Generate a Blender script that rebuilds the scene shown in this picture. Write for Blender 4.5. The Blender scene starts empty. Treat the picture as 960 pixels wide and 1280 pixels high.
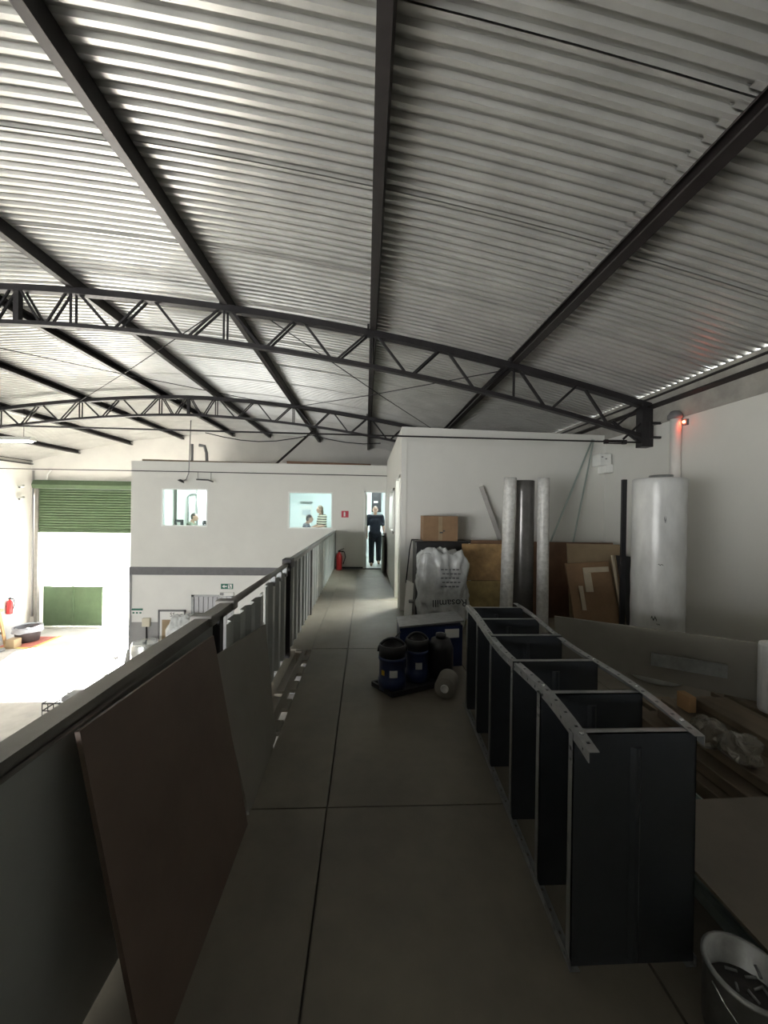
import bpy, bmesh, math, random
from mathutils import Vector, Matrix
random.seed(7)
S = bpy.context.scene
COL = S.collection
PI = math.pi

# ------------------------------------------------------------------ camera
CAM_H = 1.6
FPX = 481.0
yaw, pit, rol = math.radians(2.7), math.radians(-0.2), 0.014
Rv = Vector((math.cos(yaw), -math.sin(yaw), 0))
Fv = Vector((math.sin(yaw) * math.cos(pit), math.cos(yaw) * math.cos(pit), math.sin(pit)))
Uv = Rv.cross(Fv)
Xc = Rv * math.cos(rol) + Uv * math.sin(rol)
Yc = Uv * math.cos(rol) - Rv * math.sin(rol)
cam = bpy.data.cameras.new('camera')
cam.sensor_fit = 'VERTICAL'
cam.sensor_height = 36.0
cam.lens = FPX / 1280 * 36
cam.clip_start = 0.02
cam_o = bpy.data.objects.new('camera', cam)
COL.objects.link(cam_o)
m3 = Matrix((Xc, Yc, -Fv)).transposed()
cam_o.matrix_world = Matrix.Translation((0, 0, CAM_H)) @ m3.to_4x4()
S.camera = cam_o

# ------------------------------------------------------------------ world, sun, large lights, exposure
W = bpy.data.worlds.new('sky')
S.world = W
W.use_nodes = True
bg = W.node_tree.nodes['Background']
bg.inputs[0].default_value = (0.93, 0.97, 1.0, 1)
bg.inputs[1].default_value = 6.0
sun = bpy.data.lights.new('sun', 'SUN')
sun.energy = 165.0
sun.angle = 0.01
sun.color = (1.0, 0.96, 0.9)
sun_o = bpy.data.objects.new('sun', sun)
COL.objects.link(sun_o)
sun_dir = Vector((0.30, -0.80, -0.55)).normalized()
sun_o.rotation_euler = sun_dir.to_track_quat('-Z', 'Y').to_euler()


def area(name, loc, direction, sx, sy, power, color=(1, 1, 1)):
    l = bpy.data.lights.new(name, 'AREA')
    l.shape = 'RECTANGLE'
    l.size, l.size_y = sx, sy
    l.energy = power
    l.color = color
    o = bpy.data.objects.new(name, l)
    COL.objects.link(o)
    o.location = loc
    o.rotation_euler = Vector(direction).to_track_quat('-Z', 'Y').to_euler()
    return o


# daylight from the opening in the hall's end wall behind the camera: the wrapped roll's shadow on the side wall points back to it
area('rear_window_offscreen', (-7.2, -4.6, 1.0), (0.2, 1, 0.0), 7.0, 2.0, 620, (1.0, 0.985, 0.95))
S.view_settings.view_transform = 'Standard'
S.view_settings.look = 'None'
S.view_settings.gamma = 1
S.view_settings.use_curve_mapping = False
S.view_settings.exposure = 0.05
try:
    S.cycles.use_denoising = True
    S.cycles.max_bounces = 10
    S.cycles.diffuse_bounces = 6
    S.cycles.sample_clamp_indirect = 14.0
    S.cycles.caustics_reflective = False
    S.cycles.caustics_refractive = False
except Exception:
    pass

# ------------------------------------------------------------------ materials
MATS = {}


def mat(name, col, rough=0.6, metal=0.0, var=0.12, scale=3.0, bump=0.0, bscale=30.0, emit=None, estr=0.0,
        trans=0.0, alpha=1.0, stretch=(1, 1, 1), spec=0.5):
    if name in MATS:
        return MATS[name]
    m = bpy.data.materials.new(name)
    m.use_nodes = True
    nt = m.node_tree
    b = nt.nodes['Principled BSDF']
    b.inputs['Roughness'].default_value = rough
    b.inputs['Metallic'].default_value = metal
    b.inputs['Specular IOR Level'].default_value = spec
    tc = nt.nodes.new('ShaderNodeTexCoord')
    mp = nt.nodes.new('ShaderNodeMapping')
    mp.inputs['Scale'].default_value = stretch
    nt.links.new(tc.outputs['Object'], mp.inputs['Vector'])
    if var > 0:
        n = nt.nodes.new('ShaderNodeTexNoise')
        n.inputs['Scale'].default_value = scale
        n.inputs['Detail'].default_value = 6
        n.inputs['Roughness'].default_value = 0.62
        nt.links.new(mp.outputs['Vector'], n.inputs['Vector'])
        r = nt.nodes.new('ShaderNodeValToRGB')
        r.color_ramp.elements[0].position = 0.3
        r.color_ramp.elements[1].position = 0.72
        r.color_ramp.elements[0].color = (*[c * (1 - var) for c in col], 1)
        r.color_ramp.elements[1].color = (*[min(1, c * (1 + var)) for c in col], 1)
        nt.links.new(n.outputs['Fac'], r.inputs['Fac'])
        nt.links.new(r.outputs['Color'], b.inputs['Base Color'])
    else:
        b.inputs['Base Color'].default_value = (*col, 1)
    if bump > 0:
        n2 = nt.nodes.new('ShaderNodeTexNoise')
        n2.inputs['Scale'].default_value = bscale
        n2.inputs['Detail'].default_value = 5
        nt.links.new(mp.outputs['Vector'], n2.inputs['Vector'])
        bp = nt.nodes.new('ShaderNodeBump')
        bp.inputs['Strength'].default_value = bump
        bp.inputs['Distance'].default_value = 0.01
        nt.links.new(n2.outputs['Fac'], bp.inputs['Height'])
        nt.links.new(bp.outputs['Normal'], b.inputs['Normal'])
    if emit:
        b.inputs['Emission Color'].default_value = (*emit, 1)
        b.inputs['Emission Strength'].default_value = estr
    if trans:
        b.inputs['Transmission Weight'].default_value = trans
        b.inputs['IOR'].default_value = 1.45
    b.inputs['Alpha'].default_value = alpha
    MATS[name] = m
    return m


def glass_mat():
    if 'glass' in MATS:
        return MATS['glass']
    m = bpy.data.materials.new('glass')
    m.use_nodes = True
    nt = m.node_tree
    nt.nodes.clear()
    out = nt.nodes.new('ShaderNodeOutputMaterial')
    t = nt.nodes.new('ShaderNodeBsdfTransparent')
    t.inputs[0].default_value = (0.93, 0.98, 0.97, 1)
    g = nt.nodes.new('ShaderNodeBsdfGlossy')
    g.inputs['Roughness'].default_value = 0.03
    fr = nt.nodes.new('ShaderNodeFresnel')
    fr.inputs['IOR'].default_value = 1.12
    mx = nt.nodes.new('ShaderNodeMixShader')
    nt.links.new(fr.outputs[0], mx.inputs[0])
    nt.links.new(t.outputs[0], mx.inputs[1])
    nt.links.new(g.outputs[0], mx.inputs[2])
    nt.links.new(mx.outputs[0], out.inputs[0])
    MATS['glass'] = m
    return m


M_galv = mat('roof_galvanised', (0.54, 0.54, 0.515), 0.33, 0.4, 0.12, 2.2, 0.04, 60)
M_steel = mat('black_steel', (0.025, 0.023, 0.025), 0.5, 0.2, 0.3, 8)
M_purlin = mat('purlin_steel', (0.022, 0.018, 0.018), 0.42, 0.1, 0.35, 5)
M_white = mat('white_paint', (0.72, 0.72, 0.68), 0.65, 0, 0.035, 1.3, 0.03, 120)
M_white2 = mat('white_wall_hall', (0.74, 0.73, 0.69), 0.7, 0, 0.06, 0.9, 0.04, 90)
M_beam = mat('bare_cement', (0.36, 0.35, 0.32), 0.85, 0, 0.2, 4, 0.1, 60)
M_grey = mat('grey_paint', (0.30, 0.30, 0.30), 0.6, 0, 0.08, 2)
M_band = mat('grey_band', (0.17, 0.17, 0.175), 0.7, 0, 0.12, 9)
M_lower = mat('lower_panel_white', (0.78, 0.78, 0.75), 0.6, 0, 0.03, 2)
M_green = mat('green_paint', (0.075, 0.12, 0.062), 0.45, 0.1, 0.12, 3)
M_gdark = M_green
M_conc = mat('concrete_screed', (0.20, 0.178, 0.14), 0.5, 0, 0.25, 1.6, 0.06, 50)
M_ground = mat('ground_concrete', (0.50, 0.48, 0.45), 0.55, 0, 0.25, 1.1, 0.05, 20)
M_outside = mat('outside_concrete', (0.62, 0.61, 0.58), 0.8, 0, 0.08, 1)
M_outwall = mat('outside_plaster', (0.85, 0.84, 0.81), 0.8, 0, 0.04, 1)
M_sheetd = mat('galvanised_infill', (0.45, 0.47, 0.455), 0.4, 0.2, 0.08, 3)
M_sheetl = M_sheetd
M_rail = mat('rail_grey', (0.23, 0.22, 0.205), 0.42, 0.4, 0.15, 6)
M_shelf = mat('shelf_blue_grey', (0.05, 0.056, 0.064), 0.4, 0.2, 0.15, 3)
M_upright = mat('upright_grey', (0.36, 0.37, 0.37), 0.35, 0.55, 0.2, 14)
M_alu = mat('bright_aluminium', (0.75, 0.77, 0.77), 0.25, 0.9, 0.1, 8)
M_brown = mat('brown_board', (0.15, 0.108, 0.085), 0.6, 0, 0.16, 2.5, 0.04, 40)
M_gboard = mat('grey_board', (0.25, 0.235, 0.205), 0.6, 0, 0.1, 2.5)
M_card = mat('cardboard', (0.27, 0.17, 0.095), 0.85, 0, 0.14, 5)
M_card2 = mat('cardboard_pale', (0.33, 0.25, 0.155), 0.85, 0, 0.12, 5)
M_tape = mat('pale_tape', (0.55, 0.48, 0.36), 0.5, 0, 0.08, 9)
M_hard = mat('hardboard', (0.19, 0.105, 0.062), 0.6, 0, 0.2, 4)
M_ply = mat('stained_ply', (0.44, 0.285, 0.13), 0.7, 0, 0.35, 7)
M_foam = mat('yellow_ply', (0.46, 0.35, 0.15), 0.75, 0, 0.3, 7)
M_black = mat('black_plastic', (0.016, 0.016, 0.018), 0.45, 0, 0.2, 5)
M_blackp = mat('black_panel', (0.03, 0.03, 0.032), 0.35, 0, 0.25, 3)
M_blue = mat('blue_paint', (0.016, 0.03, 0.10), 0.35, 0, 0.15, 4)
M_wrap = mat('wrapped_roll_white', (0.60, 0.61, 0.60), 0.28, 0.0, 0.2, 5, 0.12, 14, stretch=(1, 1, 0.4))
M_tube = mat('paper_tube', (0.60, 0.60, 0.58), 0.4, 0, 0.22, 22, 0.03, 40)
M_graphite = mat('graphite_film', (0.15, 0.145, 0.14), 0.22, 0.3, 0.2, 5)
M_plastic = mat('clear_film_bag', (0.58, 0.60, 0.60), 0.22, 0, 0.18, 8, 0.35, 12)
M_clear = mat('clear_film', (0.55, 0.52, 0.45), 0.12, 0, 0.1, 8, trans=0.75)
M_inkgrey = mat('print_dark', (0.05, 0.055, 0.06), 0.5, 0, 0)
M_wood = mat('old_timber', (0.19, 0.15, 0.105), 0.75, 0, 0.35, 4, 0.08, 30, stretch=(1, 0.15, 1))
M_woodo = mat('fresh_timber', (0.45, 0.27, 0.13), 0.7, 0, 0.2, 6, stretch=(1, 0.2, 1))
M_profile = mat('anodised_profile', (0.40, 0.47, 0.45), 0.35, 0.6, 0.12, 6)
M_red = mat('red_paint', (0.45, 0.03, 0.03), 0.35, 0, 0.08, 5)
M_signw = mat('sign_white', (0.8, 0.8, 0.78), 0.5, 0, 0)
M_signg = mat('sign_green', (0.03, 0.16, 0.11), 0.5, 0, 0)
M_signr = mat('sign_red', (0.55, 0.04, 0.07), 0.5, 0, 0)
M_offwall = mat('office_wall', (0.80, 0.86, 0.86), 0.7, 0, 0.02, 1)
M_offfloor = mat('office_floor', (0.52, 0.52, 0.49), 0.3, 0, 0.06, 2)
M_offceil = mat('office_ceiling', (0.85, 0.86, 0.86), 0.8, 0, 0.02, 1)
M_frame = mat('white_frame', (0.82, 0.83, 0.8), 0.4, 0, 0.03, 4)
M_skin = mat('skin', (0.58, 0.37, 0.28), 0.5, 0, 0.05, 8)
M_hair = mat('dark_hair', (0.03, 0.022, 0.018), 0.5, 0, 0.2, 30)
M_hairb = mat('brown_hair', (0.20, 0.15, 0.11), 0.5, 0, 0.2, 30)
M_hairw = mat('cropped_grey_hair', (0.42, 0.34, 0.29), 0.6, 0, 0.1, 30)
M_navy = mat('navy_cloth', (0.018, 0.024, 0.04), 0.8, 0, 0.15, 8)
M_ink = mat('dark_trousers', (0.010, 0.012, 0.020), 0.8, 0, 0.15, 8)
M_olive = mat('olive_cloth', (0.17, 0.19, 0.14), 0.8, 0, 0.1, 8)
M_greyc = mat('grey_cloth', (0.13, 0.14, 0.17), 0.8, 0, 0.1, 8)
M_shoe = mat('tan_shoe', (0.25, 0.16, 0.09), 0.5, 0, 0.1, 8)
M_glass = glass_mat()


def stripe_mat():
    m = bpy.data.materials.new('striped_cloth')
    m.use_nodes = True
    nt = m.node_tree
    b = nt.nodes['Principled BSDF']
    b.inputs['Roughness'].default_value = 0.8
    tc = nt.nodes.new('ShaderNodeTexCoord')
    wv = nt.nodes.new('ShaderNodeTexWave')
    wv.bands_direction = 'Z'
    wv.inputs['Scale'].default_value = 4.2
    wv.inputs['Distortion'].default_value = 0.3
    r = nt.nodes.new('ShaderNodeValToRGB')
    r.color_ramp.interpolation = 'CONSTANT'
    r.color_ramp.elements[0].color = (0.75, 0.68, 0.55, 1)
    r.color_ramp.elements[1].color = (0.02, 0.02, 0.02, 1)
    r.color_ramp.elements[1].position = 0.66
    nt.links.new(tc.outputs['Object'], wv.inputs['Vector'])
    nt.links.new(wv.outputs['Fac'], r.inputs['Fac'])
    nt.links.new(r.outputs['Color'], b.inputs['Base Color'])
    return m


M_stripe = stripe_mat()


# ------------------------------------------------------------------ mesh building
class MB:
    def __init__(s):
        s.v, s.f, s.sm = [], [], []

    def add(s, vs, fs, smooth=False):
        o = len(s.v)
        s.v += [Vector(v) for v in vs]
        s.f += [[i + o for i in f] for f in fs]
        s.sm += [smooth] * len(fs)
        return s

    def box(s, x0, x1, y0, y1, z0, z1):
        vs = [(x, y, z) for z in (z0, z1) for y in (y0, y1) for x in (x0, x1)]
        return s.add(vs, [(0, 2, 3, 1), (4, 5, 7, 6), (0, 1, 5, 4), (2, 6, 7, 3), (0, 4, 6, 2), (1, 3, 7, 5)])

    def bbox(s, x0, x1, y0, y1, z0, z1, b=0.01):
        # box with chamfered edges
        bm = bmesh.new()
        bmesh.ops.create_cube(bm, size=1)
        for v in bm.verts:
            v.co = Vector(((x0 + x1) / 2 + v.co.x * (x1 - x0), (y0 + y1) / 2 + v.co.y * (y1 - y0),
                           (z0 + z1) / 2 + v.co.z * (z1 - z0)))
        bmesh.ops.bevel(bm, geom=bm.edges[:], offset=b, segments=2, affect='EDGES', profile=0.5)
        bm.verts.index_update()
        s.add([v.co.copy() for v in bm.verts], [[v.index for v in f.verts] for f in bm.faces])
        bm.free()
        return s

    def obox(s, c, ax, ay, az):
        # box from a centre and three half-axis vectors
        c, ax, ay, az = Vector(c), Vector(ax), Vector(ay), Vector(az)
        vs = [c + ax * i + ay * j + az * k for k in (-1, 1) for j in (-1, 1) for i in (-1, 1)]
        return s.add(vs, [(0, 2, 3, 1), (4, 5, 7, 6), (0, 1, 5, 4), (2, 6, 7, 3), (0, 4, 6, 2), (1, 3, 7, 5)])

    def bar(s, p0, p1, w, h, up=(0, 0, 1)):
        p0, p1 = Vector(p0), Vector(p1)
        d = (p1 - p0)
        t = d.normalized()
        u = Vector(up)
        if abs(t.dot(u)) > 0.99:
            u = Vector((0, 1, 0))
        sd = t.cross(u).normalized()
        u = sd.cross(t)
        return s.obox((p0 + p1) / 2, d / 2, sd * w / 2, u * h / 2)

    def tube(s, pts, r, n=8, caps=True):
        pts = [Vector(p) for p in pts]
        rs = r if isinstance(r, (list, tuple)) else [r] * len(pts)
        vs, fs = [], []
        prev = None
        for i, p in enumerate(pts):
            t = (pts[min(i + 1, len(pts) - 1)] - pts[max(i - 1, 0)]).normalized()
            if prev is None:
                a = Vector((0, 0, 1)) if abs(t.z) < 0.9 else Vector((1, 0, 0))
                u = t.cross(a).normalized()
            else:
                u = (prev - t * prev.dot(t)).normalized()
            prev = u
            w = t.cross(u)
            for k in range(n):
                a = 2 * PI * k / n
                vs.append(p + (u * math.cos(a) + w * math.sin(a)) * rs[i])
        for i in range(len(pts) - 1):
            for k in range(n):
                k2 = (k + 1) % n
                fs.append((i * n + k, i * n + k2, (i + 1) * n + k2, (i + 1) * n + k))
        s.add(vs, fs, True)
        if caps:
            s.add(vs[:n], [tuple(reversed(range(n)))])
            s.add(vs[-n:], [tuple(range(n))])
        return s

    def lathe(s, prof, n=24, at=(0, 0, 0), axis=None, smooth=True):
        at = Vector(at)
        q = Vector(axis).normalized().to_track_quat('Z', 'Y') if axis else None
        vs, fs = [], []
        for (r, z) in prof:
            for k in range(n):
                a = 2 * PI * k / n
                p = Vector((r * math.cos(a), r * math.sin(a), z))
                if q:
                    p = q @ p
                vs.append(at + p)
        for i in range(len(prof) - 1):
            for k in range(n):
                k2 = (k + 1) % n
                fs.append((i * n + k, i * n + k2, (i + 1) * n + k2, (i + 1) * n + k))
        s.add(vs, fs, smooth)
        return s

    def sweep(s, pts, w, h, wdir=(0, 1, 0)):
        # rectangular section swept along points in a vertical plane
        wd = Vector(wdir)
        vs, fs = [], []
        for i, p in enumerate(pts):
            t = (Vector(pts[min(i + 1, len(pts) - 1)]) - Vector(pts[max(i - 1, 0)])).normalized()
            u = wd.cross(t).normalized()
            p = Vector(p)
            vs += [p - wd * w / 2 - u * h / 2, p + wd * w / 2 - u * h / 2, p + wd * w / 2 + u * h / 2, p - wd * w / 2 + u * h / 2]
        for i in range(len(pts) - 1):
            for k in range(4):
                k2 = (k + 1) % 4
                fs.append((i * 4 + k, i * 4 + k2, (i + 1) * 4 + k2, (i + 1) * 4 + k))
        fs.append((3, 2, 1, 0))
        n = len(pts) - 1
        fs.append((n * 4, n * 4 + 1, n * 4 + 2, n * 4 + 3))
        return s.add(vs, fs)

    def prism(s, poly, d):
        # closed polygon (3-D points) pushed along vector d
        d = Vector(d)
        n = len(poly)
        p = [Vector(q) for q in poly]
        return s.add(p + [q + d for q in p], [tuple(reversed(range(n))), tuple(range(n, 2 * n))] +
                     [(k, (k + 1) % n, (k + 1) % n + n, k + n) for k in range(n)])

    def sphere(s, c, rx, ry=None, rz=None, n=12, m=8, q=None):
        ry = rx if ry is None else ry
        rz = rx if rz is None else rz
        c = Vector(c)
        vs, fs = [], []
        for i in range(m + 1):
            th = PI * i / m
            for k in range(n):
                a = 2 * PI * k / n
                p = Vector((rx * math.sin(th) * math.cos(a), ry * math.sin(th) * math.sin(a), rz * math.cos(th)))
                if q:
                    p = q @ p
                vs.append(c + p)
        for i in range(m):
            for k in range(n):
                k2 = (k + 1) % n
                fs.append((i * n + k, (i + 1) * n + k, (i + 1) * n + k2, i * n + k2))
        return s.add(vs, fs, True)

    def mesh(s, name, origin=(0, 0, 0)):
        me = bpy.data.meshes.new(name)
        o = Vector(origin)
        me.from_pydata([tuple(v - o) for v in s.v], [], s.f)
        me.polygons.foreach_set('use_smooth', s.sm)
        me.update()
        bm = bmesh.new()
        bm.from_mesh(me)
        bmesh.ops.remove_doubles(bm, verts=bm.verts, dist=1e-6)
        bmesh.ops.recalc_face_normals(bm, faces=bm.faces)
        bm.to_mesh(me)
        bm.free()
        return me


ORG = {}


def link_mesh(name, me, m, parent=None, loc=(0, 0, 0)):
    o = bpy.data.objects.new(name, me)
    COL.objects.link(o)
    if m is not None and not me.materials:
        me.materials.append(m)
    if parent is not None:
        o.parent = parent
        ORG[o] = ORG[parent]
        o.location = loc
    else:
        o.location = loc
        ORG[o] = Vector(loc)
    return o


def part(name, mb, m, parent, label=None, kind=None):
    o = link_mesh(name, mb.mesh(name, ORG[parent]), m, parent)
    if label:
        o['label'] = label
    if kind:
        o['kind'] = kind
    return o


def base_of(mb):
    xs = [v.x for v in mb.v]
    ys = [v.y for v in mb.v]
    return Vector(((min(xs) + max(xs)) / 2, (min(ys) + max(ys)) / 2, min(v.z for v in mb.v)))


def solo(name, mb, m, label, cat, group=None):
    b = base_of(mb)
    o = link_mesh(name, mb.mesh(name, b), m, None, b)
    o['label'] = label
    o['category'] = cat
    if group:
        o['group'] = group
    return o


def struct(name, mb, m, label=None, loc=None):
    b = base_of(mb) if loc is None else Vector(loc)
    o = link_mesh(name, mb.mesh(name, b), m, None, b)
    o['kind'] = 'structure'
    if label:
        o['label'] = label
        o['category'] = name.split('_')[0]
    return o


def thing(name, label, cat, loc=(0, 0, 0), group=None, kind=None):
    o = bpy.data.objects.new(name, None)
    COL.objects.link(o)
    o.location = loc
    o.empty_display_size = 0.1
    ORG[o] = Vector(loc)
    o['label'] = label
    o['category'] = cat
    if group:
        o['group'] = group
    if kind:
        o['kind'] = kind
    return o


def B(*a):
    return MB().box(*a)


def text_part(name, body, size, loc, rot, m, parent, align='CENTER'):
    cu = bpy.data.curves.new(name, 'FONT')
    cu.body = body
    cu.size = size
    cu.align_x = align
    cu.align_y = 'CENTER'
    cu.extrude = 0.001
    t = bpy.data.objects.new(name + '_tmp', cu)
    COL.objects.link(t)
    dg = bpy.context.evaluated_depsgraph_get()
    dg.update()
    me = bpy.data.meshes.new_from_object(t.evaluated_get(dg))
    bpy.data.objects.remove(t)
    mx = Matrix.Translation(Vector(loc) - ORG[parent]) @ rot.to_4x4()
    me.transform(mx)
    me.materials.clear()
    return link_mesh(name, me, m, parent)


def face_minus_y():
    return Matrix.Rotation(PI / 2, 3, 'X')


# ------------------------------------------------------------------ dimensions of the hall
XC = -4.7            # ridge line of the arched roof
XR, XL = 4.1, -13.35  # inner faces of the right and left walls
YF = 16.0            # far wall
YN = -4.7            # wall behind the camera
ZG = -3.4            # ground floor
Y_OFF = 10.5         # front of the upper offices
EDGE = -0.83         # line of the guard rail


def ztop(x):
    d = abs(x - XC)
    return 4.51 - 0.015 * d * d - 0.0236 * (math.sqrt(d * d + 0.25) - 0.5)


def zroof(x):
    return ztop(x) + 0.20


# ------------------------------------------------------------------ the setting
def wall_grid(us, vs, holes, fn):
    mb = MB()
    for i in range(len(us) - 1):
        for j in range(len(vs) - 1):
            cu, cv = (us[i] + us[i + 1]) / 2, (vs[j] + vs[j + 1]) / 2
            if any(h[0] < cu < h[1] and h[2] < cv < h[3] for h in holes):
                continue
            fn(mb, us[i], us[i + 1], vs[j], vs[j + 1])
    return mb


def wall_y(name, x0, x1, z0, z1, y0, y1, holes, m, label=None):
    us = sorted({x0, x1, *[h[0] for h in holes], *[h[1] for h in holes]})
    vs = sorted({z0, z1, *[h[2] for h in holes], *[h[3] for h in holes]})
    us = [u for u in us if x0 <= u <= x1]
    vs = [v for v in vs if z0 <= v <= z1]
    return struct(name, wall_grid(us, vs, holes, lambda mb, a, b, c, d: mb.box(a, b, y0, y1, c, d)), m, label)


def wall_x(name, y0, y1, z0, z1, x0, x1, holes, m, label=None):
    us = sorted({y0, y1, *[h[0] for h in holes], *[h[1] for h in holes]})
    vs = sorted({z0, z1, *[h[2] for h in holes], *[h[3] for h in holes]})
    us = [u for u in us if y0 <= u <= y1]
    vs = [v for v in vs if z0 <= v <= z1]
    return struct(name, wall_grid(us, vs, holes, lambda mb, a, b, c, d: mb.box(x0, x1, a, b, c, d)), m, label)


# floor of the mezzanine: slab panels with open joints over a dark sub-base
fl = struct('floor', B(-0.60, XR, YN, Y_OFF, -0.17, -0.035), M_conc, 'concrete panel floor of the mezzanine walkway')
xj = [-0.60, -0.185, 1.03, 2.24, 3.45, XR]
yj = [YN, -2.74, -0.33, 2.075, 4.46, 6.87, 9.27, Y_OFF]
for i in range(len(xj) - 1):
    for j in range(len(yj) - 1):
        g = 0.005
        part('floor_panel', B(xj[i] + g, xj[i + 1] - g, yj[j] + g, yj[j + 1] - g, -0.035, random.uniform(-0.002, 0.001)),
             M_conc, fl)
# edge channel along the drop; slots added to stand for light dashes
eb = MB()
eb.box(-0.86, -0.60, YN, 2.3, -0.17, 0.0)
eb.box(-0.86, -0.60, 4.45, Y_OFF, -0.17, 0.0)
eb.box(-0.86, -0.775, 2.3, 4.45, -0.17, -0.02)
eb.box(-0.700, -0.655, 2.3, 4.45, -0.03, 0.0)
yy = 2.3
ys_slots = [2.62, 2.95, 3.28, 3.62, 3.95, 4.25]
prev = 2.3
for ysl in ys_slots:
    eb.box(-0.655, -0.60, prev, ysl, -0.03, 0.0)
    prev = ysl + 0.17
eb.box(-0.655, -0.60, prev, 4.45, -0.03, 0.0)
for yb in (2.3, 3.38, 4.40):
    eb.box(-0.775, -0.70, yb, yb + 0.05, -0.03, -0.005)
struct('trim_1', eb, M_conc)

# ground floor of the hall and pavement outside
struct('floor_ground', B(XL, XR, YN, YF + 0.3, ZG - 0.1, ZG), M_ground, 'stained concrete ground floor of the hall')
struct('floor_outside', B(-60, 30, YF + 0.3, 60, ZG - 0.1, ZG - 0.02), M_outside, 'sunlit paving outside the roller door')
struct('wall_outside_pier', B(-16, -13.5, YF + 0.2, 18.0, ZG - 0.1, 3.0), M_outwall)  # added block that keeps stray sun off the left end of the gate
struct('wall_bounce', B(-40, 20, 34, 34.3, ZG - 0.1, 4.0), M_outwall, 'plaster wall added across the street to bounce light')  # added wall that reflects daylight back toward the roller door

# long walls
rw = struct('wall_right', B(XR, XR + 0.2, YN, YF, ZG, 2.87), M_white, 'white painted side wall of the mezzanine')
struct('trim_2', B(XR - 0.01, XR + 0.06, YN, YF, 2.87, zroof(XR) - 0.011), M_beam)
wall_x('wall_left', YN, YF, ZG, 3.4, XL - 0.2, XL, [], M_white2)
wall_y('wall_behind', XL, XR, ZG, 4.9, YN - 0.2, YN, [(-10.8, -3.6, -0.1, 2.1)], M_white2)
DX0, DX1 = -13.0, -8.4
wall_y('wall_far', XL - 0.2, XR + 0.2, ZG, 4.9, YF, YF + 0.2, [(DX0, DX1, ZG, 2.3)], M_white2)

# arched roof of corrugated sheets
roof = thing('ceiling', 'arched roof of corrugated galvanised sheets', 'ceiling', (XC, 6, 4.5), kind='structure')
sec = [-13.75, -9.9, -5.86, -1.97, 2.06, 4.06]
ROWS, ROWH, PITCH = 18, 1.18, 1.18 / 12
roff = [0.02, -0.03, 0.04, 0.0, 0.03]
for si in range(5):
    xa, xb = sec[si] - 0.06, sec[si + 1] + 0.06
    nx = 8
    vs, fs = [], []
    ysec = []
    for k in range(12):
        for fr_, lv in ((0.0, -1), (0.36, -1), (0.47, 1), (0.89, 1)):
            ysec.append(((k + fr_) * PITCH, lv))
    ysec = [(0.006, -1)] + ysec[1:] + [(12 * PITCH - 0.005, -1)]
    for y, w in ysec:
        for i in range(nx + 1):
            x = xa + (xb - xa) * i / nx
            vs.append((x - XC, y, zroof(x) - 4.5 + 0.018 * w + (0.004 if si % 2 else 0)))
    for j in range(len(ysec) - 1):
        for i in range(nx):
            a = j * (nx + 1) + i
            fs.append((a, a + 1, a + nx + 2, a + nx + 1))
    me = bpy.data.meshes.new('roof_sheet')
    me.from_pydata(vs, [], fs)
    me.materials.append(M_galv)
    if si == 0:
        mbu = MB()
        xs_ = [sec[0] - 0.2 + (sec[-1] - sec[0] + 0.21) * i / 40 for i in range(41)]
        mbu.sweep([(x, 5.6, zroof(x) + 0.06) for x in xs_], 22.0, 0.03)
        part('roof_sky_block', mbu, M_galv, roof)  # added skin above the sheets; shuts out sky so the seams read dark
    for rrow in range(ROWS):
        y0 = 1.99 + roff[si] - 6 * ROWH + rrow * ROWH
        if y0 > YF:
            continue
        link_mesh('roof_sheet', me, None, roof, (0, y0 - 6, 0))

# ------------------------------------------------------------------ roof steel
PX = [XC + s * d for d in (0.72, 2.74, 4.76, 6.78, 8.8) for s in (-1, 1)]
PX = sorted(PX)
PX[0] = XL + 0.05
PX[-1] = XR - 0.05
ORD = ['', 'first', 'second', 'third', 'fourth', 'fifth', 'sixth', 'seventh', 'eighth', 'ninth']
for k, x in enumerate(PX):
    sl = (ztop(x + 0.05) - ztop(x - 0.05)) / 0.1
    t = Vector((1, 0, sl)).normalized()
    u = Vector((-t.z, 0, t.x))
    base = Vector((x, 0, ztop(x) + (-0.045 if k == len(PX) - 1 else 0.03)))
    H_, Wd, th = 0.15, 0.085, 0.006
    prof = [(-Wd / 2, 0), (Wd / 2, 0), (Wd / 2, 0.022), (Wd / 2 - th, 0.022), (Wd / 2 - th, th), (-Wd / 2 + th, th),
            (-Wd / 2 + th, H_ - th), (Wd / 2 - th, H_ - th), (Wd / 2 - th, H_ - 0.022), (Wd / 2, H_ - 0.022), (Wd / 2, H_),
            (-Wd / 2, H_)]
    sgn = -1 if x > XC else 1
    poly = [base + t * (a * sgn) + u * b + Vector((0, YN, 0)) for a, b in prof]
    eave = k in (0, len(PX) - 1)
    solo('roof_purlin', MB().prism(poly, (0, YF - YN, 0)), M_purlin,
         'steel eave purlin running along the top of the white side wall' if k == len(PX) - 1 else
         ('steel eave purlin above the wall with the fire extinguisher' if k == 0 else
          'steel channel roof purlin, %s in from the white side wall with the pipe' % ORD[9 - k]),
         'purlin', 'purlins under the corrugated roof')


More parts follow.
